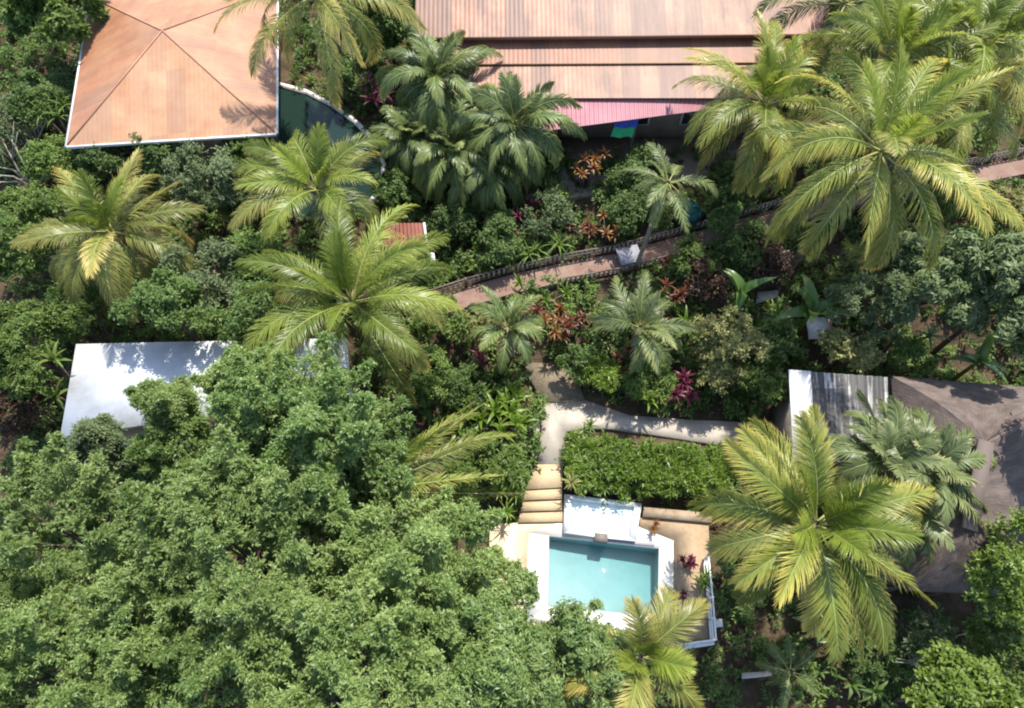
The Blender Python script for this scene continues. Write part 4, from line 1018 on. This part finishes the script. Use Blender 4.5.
# ---- shrubs
for i, (lb, px, py, z, r, rz, m, kw) in enumerate((
    ('dark bush under the eave of the hip roof beside the wall window', 105, 158, 4.4, 1.3, 1.0, 'dark', {}),
    ('dark bush hugging the hip roofed house wall near the grey green tree', 160, 160, 4.3, 1.2, .9, 'dark', {}),
    ('dark green bush under the eave corner facing the pond', 255, 158, 4.2, 1.1, 1.0, 'mid', {}),
    ('leafy bush overhanging the brick path below the water tank', 690, 262, 3.0, .9, .7, 'mid', {}),
    ('deep green bush overhanging the brick path below the tallest palm', 745, 248, 3.2, 1.0, .8, 'dark', {}),
    ('dark green bush on the uphill side of the brick path near the tank', 720, 212, 3.4, .9, .7, 'dark', {}),
    ('dark bush on the brick path edge right of the tallest palm', 940, 205, 4.0, 1.2, .9, 'mid', {}),
    ('brownish low shrub left of the white roof corner', 18, 405, 3.2, 1.3, .9, 'maroon', {}),
    ('bright leafy shrub below the upright palm', 258, 262, 4.2, 1.1, 1.1, 'mid', dict(ll=.2, lw=.09)),
    ('shaded dark shrub on the slope beneath the upright palm', 250, 210, 3.6, 1.0, .9, 'dark', {}),
    ('dark shrub growing against the left eave of the hip roof', 42, 110, 4.2, 1.4, 1.2, 'dark', {}),
    ('pale green shrub at the frame edge left of the hip roof', 6, 125, 4.6, .9, .9, 'tree_d', {}),
    ('spiky leaved shrub between the hip roof and the yellowing palm', 55, 165, 4.0, 1.3, 1.1, 'mid', {}),
    ('small sunny shrub between the yellowing palm and the white roof', 75, 318, 3.8, 1.4, 1.2, 'mid', {}),
    ('dark bush filling the corner between pond and feather palm', 360, 82, 3.9, 1.2, 1.0, 'dark', {}),
    ('deep green shrub between pond rim and drooping palm', 398, 190, 3.6, 1.0, .9, 'dark', {}),
    ('dark bush in front of the little red hut', 448, 225, 3.2, 1.1, .9, 'dark', {}),
    ('variegated cream and green shrub below the bushy palm', 548, 212, 3.5, .95, .9, 'silver', dict(ll=.14)),
    ('dark green bush behind the teal water tank', 642, 178, 3.6, 1.3, 1.0, 'dark', {}),
    ('dark bush between orange croton and water tank', 625, 215, 3.2, 1.1, .8, 'dark', {}),
    ('shaded bush between feather palms and brick path', 498, 240, 3.1, 1.3, .8, 'dark', {}),
    ('dark foliage bush right of the teal water tank', 735, 190, 3.4, 1.2, 1.0, 'dark', {}),
    ('red brown shrub downhill of the brick path', 700, 282, 2.8, 1.1, .6, 'maroon', {}),
    ('red brown shrub under the tip of the long frond', 768, 262, 2.9, 1.2, .6, 'maroon', {}),
    ('yellowish shrub with hanging sprays above the magenta plant', 728, 345, 3.0, 1.3, 1.3, 'yellowish', dict(ll=.13)),
    ('lower yellowish shrub spilling over the garden path edge', 718, 372, 2.3, 1.0, .9, 'yellowish', dict(ll=.13)),
    ('dark green mound between the yellowish shrub and the zinc roof', 760, 380, 2.2, 1.1, 1.0, 'mid', dict(ll=.16)),
    ('dark climber covered mound below the white sheet', 775, 345, 2.4, 1.1, .9, 'dark', {}),
    ('lime croton above the stained zinc roof', 850, 350, 2.9, 1.0, .6, 'yellowish', dict(ll=.2, lw=.09)),
    ('bush at the corner of the stained zinc roof', 905, 362, 2.8, .9, .7, 'mid', {}),
    ('low dark bush on the uphill end of the brick path', 985, 235, 3.6, 1.3, 1.0, 'dark', {}),
    ('yellow flecked shrub at the frame edge beside the brick path', 1000, 205, 4.2, .8, .7, 'yellowish', {}),
    ('leafy bush at the foot of the little red hut', 412, 262, 3.0, .9, .6, 'mid', {}),
    ('leafy bush closing the lower end of the brick path', 440, 322, 2.6, 1.0, .7, 'mid', {}),
    ('low leafy bush below the large bright palm', 430, 378, 2.4, 1.2, .9, 'mid', {}),
    ('dark bush left of the stocky palm', 462, 388, 2.2, .9, .8, 'dark', {}),
    ('shaded low bush below the ginger plants', 475, 462, 1.6, 1.2, .8, 'mid', dict(ll=.22)),
    ('grassy leaved bush left of the steps', 512, 470, 1.4, .75, .6, 'mid', dict(ll=.26, lw=.06)),
    ('lime bush at the top corner of the garden path', 600, 378, 1.6, .8, .5, 'ginger', dict(ll=.24, lw=.05)),
    ('grassy green bush along the top of the garden path', 645, 384, 1.6, .9, .6, 'mid', dict(ll=.26, lw=.05)),
    ('blue green bush between gravel and wide palm', 578, 362, 1.9, .7, .6, 'dark', {}),
    ('pale leaved shrub with bare twigs near the lime tree', 940, 655, 1.4, 1.2, .8, 'tree_d', dict(dens=.5)),
    ('sparse dark shrub on the shaded slope', 870, 655, .4, 1.2, .7, 'dark', dict(dens=.5)),
    ('leafy dark shrub behind the pool railing', 735, 585, .3, .9, .9, 'dark', dict(dens=.6)),
    ('dark leafy shrub outside the white railing corner', 712, 692, .2, .8, .8, 'dark', dict(dens=.5)),
    ('dark bush between the lime tree and the bottom edge', 1005, 655, 3.0, 1.1, 1.0, 'mid', {}),
    )):
    k_ = dict(group='garden shrubs'); k_.update(kw)
    shrub(lb, px, py, z, r, rz, M[m], 200 + i, **k_)

# hedge bed between the garden path and the spa
hg = thing('hedge', 'dense clipped green hedge bed between garden path and white spa basin', 'hedge', at(650, 465, .6))
g = np.random.default_rng(300); c0 = hg.location.copy(); pts = []
qa = pl(1.2, (568, 436), (730, 452), (735, 495), (572, 487))
hc_ = []
for i in range(520):
    u, v = g.random(2); p = qa[0].lerp(qa[1], u).lerp(qa[3].lerp(qa[2], u), v)
    hc_.append((p.x - c0.x, p.y - c0.y, 1.0 - c0.z + g.normal() * .10 - (.3 if v > .8 else 0)))
mb = MB(); o_ = nrm(g.normal(size=(520, 3)) * .5 + np.array([0, 0, 1.]))
sprays(mb, g, np.array(hc_), o_, .30, 8, 9, .15, .06, .4, .8, .1, .1); mb.build('foliage', M['mid'], hg)
mb = MB(); sel = g.permutation(520)[:230]; sprays(mb, g, np.array(hc_)[sel] + np.array([0, 0, .08]), o_[sel], .34, 4, 7, .30, .05, .7, .6, .2, .1, fwd=1.0); mb.build('long_leaves', M['ginger'], hg)
mb = MB()
for i in range(60):
    p = hc_[i * 8]; mb.tube([(p[0], p[1], -c0.z + .3), p], [.02, .01], 5, False)
mb.build('stem', M['bark'], hg)
keep([qa[0], qa[1], qa[2], qa[3]]); keep(pl(.9, (575, 398), (640, 408), (700, 414), (780, 420), (780, 452), (560, 432)))

# ---- strap-leaved and flowering plants
for i, (lb, px, py, z, L, W, n, m, kw) in enumerate((
    ('magenta cordyline by the corner of the long house', 383, 92, 4.6, .75, .10, 14, 'magenta', dict(heads=5, spread=.4)),
    ('tall orange croton in front of the shaded patio', 588, 165, 4.3, .42, .11, 13, 'orange', dict(heads=9, spread=.55)),
    ('dark red croton beside the variegated shrub', 588, 222, 3.3, .42, .10, 12, 'red', dict(heads=5, spread=.45)),
    ('red leaved cordylines below the fence near the stocky palm', 528, 312, 2.6, .55, .09, 12, 'red', dict(heads=5, spread=.5)),
    ('orange croton clump above the fence beside the slim palm', 610, 228, 3.3, .42, .10, 12, 'orange', dict(heads=5, spread=.5)),
    ('maroon strap plants downhill of the grey pillar', 668, 288, 2.8, .6, .09, 13, 'red', dict(heads=6, spread=.6)),
    ('broad green clump between the wide palm and yellowish shrub', 690, 330, 2.6, .8, .16, 10, 'ginger', dict(heads=4, spread=.5)),
    ('pink cordyline in the shade of the shaggy feather palm', 525, 205, 3.4, .5, .09, 12, 'magenta', dict(heads=3, spread=.3)),
    ('leafy ginger clump under the wide blue green palm', 655, 372, 1.9, .75, .15, 10, 'ginger', dict(heads=5, spread=.5)),
    ('dark arching clump between the stone slab and the banana plants', 775, 318, 2.4, .9, .16, 10, 'banana', dict(heads=4, spread=.5)),
    ('magenta flowering plant in shade below the feather palms', 513, 226, 3.0, .42, .09, 10, 'magenta', dict(heads=2, spread=.2)),
    ('red bromeliads downhill of the brick path', 575, 325, 2.3, .55, .08, 13, 'red', dict(heads=6, spread=.5)),
    ('orange bromeliads next to the red bromeliads', 553, 318, 2.3, .55, .08, 12, 'orange', dict(heads=4, spread=.4)),
    ('dark red bromeliads under the wide blue green palm', 615, 360, 1.8, .5, .08, 12, 'red', dict(heads=3, spread=.35)),
    ('large magenta cordyline at the edge of the garden path', 684, 388, 1.7, .62, .11, 15, 'magenta', dict(heads=4, spread=.3)),
    ('dark red cordyline beside the low return wall', 508, 427, 1.5, .5, .09, 12, 'red', dict(heads=2, spread=.2)),
    ('pink flowering plant beside the trunk of the stocky palm', 482, 356, 2.2, .5, .08, 11, 'magenta', dict(heads=2, spread=.2)),
    ('bright ginger clump left of the low garden wall', 502, 398, 1.9, .85, .17, 9, 'ginger', dict(heads=8, spread=.6)),
    ('broad ginger clump overhanging the dark bush', 470, 412, 1.9, .95, .18, 9, 'ginger', dict(heads=6, spread=.6)),
    ('strappy green plant beside the top of the steps', 508, 488, 1.2, .6, .07, 14, 'ginger', dict(heads=5, spread=.4)),
    ('yellow green tuft at the hedge corner beside the landing', 573, 478, 1.3, .5, .05, 16, 'yellowish', dict(heads=3, spread=.2)),
    ('blue green strap tuft on the path side of the hedge', 586, 430, 1.2, .5, .06, 16, 'mid', dict(heads=2, spread=.2)),
    ('lime bromeliads growing beside the brick path', 540, 298, 2.5, .55, .10, 12, 'ginger', dict(heads=6, spread=.6)),
    ('yellowish crotons in front of the stocky palm', 470, 318, 2.6, .5, .10, 12, 'yellowish', dict(heads=6, spread=.5)),
    ('small green palm grass clump in the shade above the brick path', 545, 240, 2.9, .8, .08, 14, 'mid', dict(heads=5, spread=.5)),
    ('green spider leaved clump below the wide blue green palm', 620, 388, 1.3, .6, .06, 15, 'mid', dict(heads=6, spread=.5)),
    ('red flowered plant at the end of the pool planting bed', 688, 566, .5, .30, .08, 14, 'magenta', dict(heads=4, spread=.16, zbase=.06)),
    ('small red flowered plant in the middle of the planting bed', 681, 591, .4, .22, .07, 12, 'magenta', dict(heads=2, spread=.12, zbase=.06)),
    ('green leafy plant along the white pool railing', 703, 578, .6, .5, .11, 11, 'mid', dict(heads=3, spread=.15, zbase=.06)),
    ('dead brown tuft in the planting bed beside the retaining wall', 653, 527, .35, .35, .05, 14, 'orange', dict(heads=2, spread=.15, zbase=.06)),
    ('pale aloe like plant among shrubs under the silvery tree', 905, 335, 3.0, .8, .13, 12, 'silver', dict(heads=2, spread=.3)),
    ('dark green strap plant left of the hip roof', 52, 118, 4.6, .9, .09, 16, 'mid', dict(heads=3, spread=.4)),
    ('bright fern like plant at the frame edge below the yellowing palm', 38, 372, 4.8, .9, .16, 11, 'mid', dict(heads=3, spread=.5)),
    ('big leaved dark plant under the star shaped palm', 822, 640, .9, 1.2, .3, 8, 'banana', dict(heads=2, spread=.3)),
    ('dark leafy plant on the shaded slope near the bottom edge', 870, 690, .6, .7, .16, 10, 'dark', dict(heads=3, spread=.3)),
    )):
    rosette(lb, px, py, z, L, W, n, M[m], 400 + i, group='strap leaved garden plants', **kw)

# ---- bare branches
for i, (lb, px, py, z, seed) in enumerate((
    ('bare grey branched shrub on the shaded slope beside the lime shrubby tree', 945, 660, 1.8, 5),
    ('leafless grey branch leaning at the frame edge left of the hip roof', 12, 110, 4.8, 6),
    ('leafless shrub standing in the gap left of the yellowing palm', 10, 160, 4.6, 8))):
    g = np.random.default_rng(seed); c = at(px, py, z); gz = G(c.x, c.y); r = thing('bare_shrub', lb, 'shrub', V3(c, gz)); mb = MB()
    for k in range(7):
        A = g.uniform(0, 6.3); e = np.array([math.cos(A) * 1.2, math.sin(A) * 1.2, (z - gz) * g.uniform(.6, 1.1)]); m_ = e * np.array([.35, .35, .6]) + g.normal(size=3) * .15
        mb.tube([(0, 0, -.1), m_, e], [.06, .04, .02], 6)
        for q_ in range(3):
            f_ = e + np.array([g.normal() * .5, g.normal() * .5, g.uniform(.0, .6)]); mb.tube([m_ + (e - m_) * g.uniform(.2, .9), f_], [.025, .008], 5)
    mb.build('branches', M['bark_pale'], r, True)

keep(pl(1.9, (800, 342), (838, 342), (834, 312), (800, 312))); keep(pl(2., (750, 306), (782, 302), (782, 286), (752, 288)))
# ---- undergrowth: continuous low growth on every free patch of the hillside
def inpoly(P, x, y):
    r = np.zeros(len(x), bool); n = len(P); j = n - 1
    for i in range(n):
        xi, yi = P[i]; xj, yj = P[j]
        with np.errstate(divide='ignore', invalid='ignore'):
            c = ((yi > y) != (yj > y)) & (x < (xj - xi) * (y - yi) / (yj - yi + 1e-12) + xi)
        r ^= c; j = i
    return r
def undergrowth(name, mat, n, hmax, seed, ll, lw, ntw, nl, rc, box, dark=False):
    g = np.random.default_rng(seed); x = g.uniform(box[0], box[1], n); y = g.uniform(box[2], box[3], n); ok = np.ones(n, bool)
    for P in KEEP: ok &= ~inpoly(P, x, y)
    ph = np.sin(x * 1.3 + seed) * np.cos(y * 1.1 - seed) + np.sin(x * .6 + y * .8 + 2 * seed) * .8
    ok &= ph > g.uniform(-2.2, .5, n)
    ok &= ~((x > 6.3) & (y < 6.5) & (g.random(n) < (.05 if name == 'undergrowth' else .85)))
    x, y, ph = x[ok], y[ok], ph[ok]
    z = np.array([G(a, b) for a, b in zip(x, y)]); h = hmax * np.clip(.35 + .4 * ph, .12, 1) * g.uniform(.3, 1, len(x))
    mb = MB(); o = nrm(g.normal(size=(len(x), 3)) * .7 + np.array([0, 0, .8]))
    sprays(mb, g, np.stack([x, y, z + h], 1), o, rc, ntw, nl, ll, lw, .35, .8, .2, .1)
    tag(mb.build(name, mat), kind='stuff')
B = (-34, 34, -6, 42)
undergrowth('undergrowth', M['dark'], 15000, 1.3, 3, .22, .085, 6, 8, .5, B)
undergrowth('fern_undergrowth', M['mid'], 6000, 1.1, 9, .26, .075, 6, 8, .55, B)
undergrowth('dry_undergrowth', M['maroon'], 1300, .5, 14, .2, .07, 5, 7, .4, B)

# ================================================================== LIGHT, CAMERA
SUN_EL, SUN_AZ = R(62), R(22)                     # azimuth clockwise from north (+Y)
sd = Vector((math.sin(SUN_AZ) * math.cos(SUN_EL), math.cos(SUN_AZ) * math.cos(SUN_EL), math.sin(SUN_EL)))
L = bpy.data.lights.new('sun', 'SUN'); L.energy = 3.5; L.angle = R(.6); L.color = (1, .95, .85)
so = bpy.data.objects.new('sun', L); COL.objects.link(so); so.rotation_euler = sd.to_track_quat('Z', 'Y').to_euler(); so.location = sd * 60
wd = bpy.data.worlds.new('World'); S.world = wd; wd.use_nodes = True; nt = wd.node_tree; nt.nodes.clear()
sk = nt.nodes.new('ShaderNodeTexSky'); sk.sky_type = 'NISHITA'; sk.sun_disc = False; sk.sun_elevation = SUN_EL; sk.sun_rotation = SUN_AZ
bg = nt.nodes.new('ShaderNodeBackground'); bg.inputs[1].default_value = .15; ow = nt.nodes.new('ShaderNodeOutputWorld')
nt.links.new(sk.outputs[0], bg.inputs[0]); nt.links.new(bg.outputs[0], ow.inputs[0])
cam = bpy.data.cameras.new('camera'); co = bpy.data.objects.new('camera', cam); COL.objects.link(co); S.camera = co
cam.sensor_width = 36; cam.lens = F / CW * 36; cam.clip_end = 2000; cam.clip_start = .5
co.location = CAM; co.rotation_euler = (PI / 2 - PITCH, 0, 0)
S.view_settings.view_transform = 'Standard'; S.view_settings.look = 'None'; S.view_settings.exposure = 1.12; S.view_settings.gamma = 1
S.render.engine = 'CYCLES'; c = S.cycles
c.max_bounces = 6; c.diffuse_bounces = 3; c.glossy_bounces = 2; c.transmission_bounces = 4; c.transparent_max_bounces = 6
c.use_denoising = True; c.caustics_reflective = False; c.caustics_refractive = False; c.filter_width = 2.0
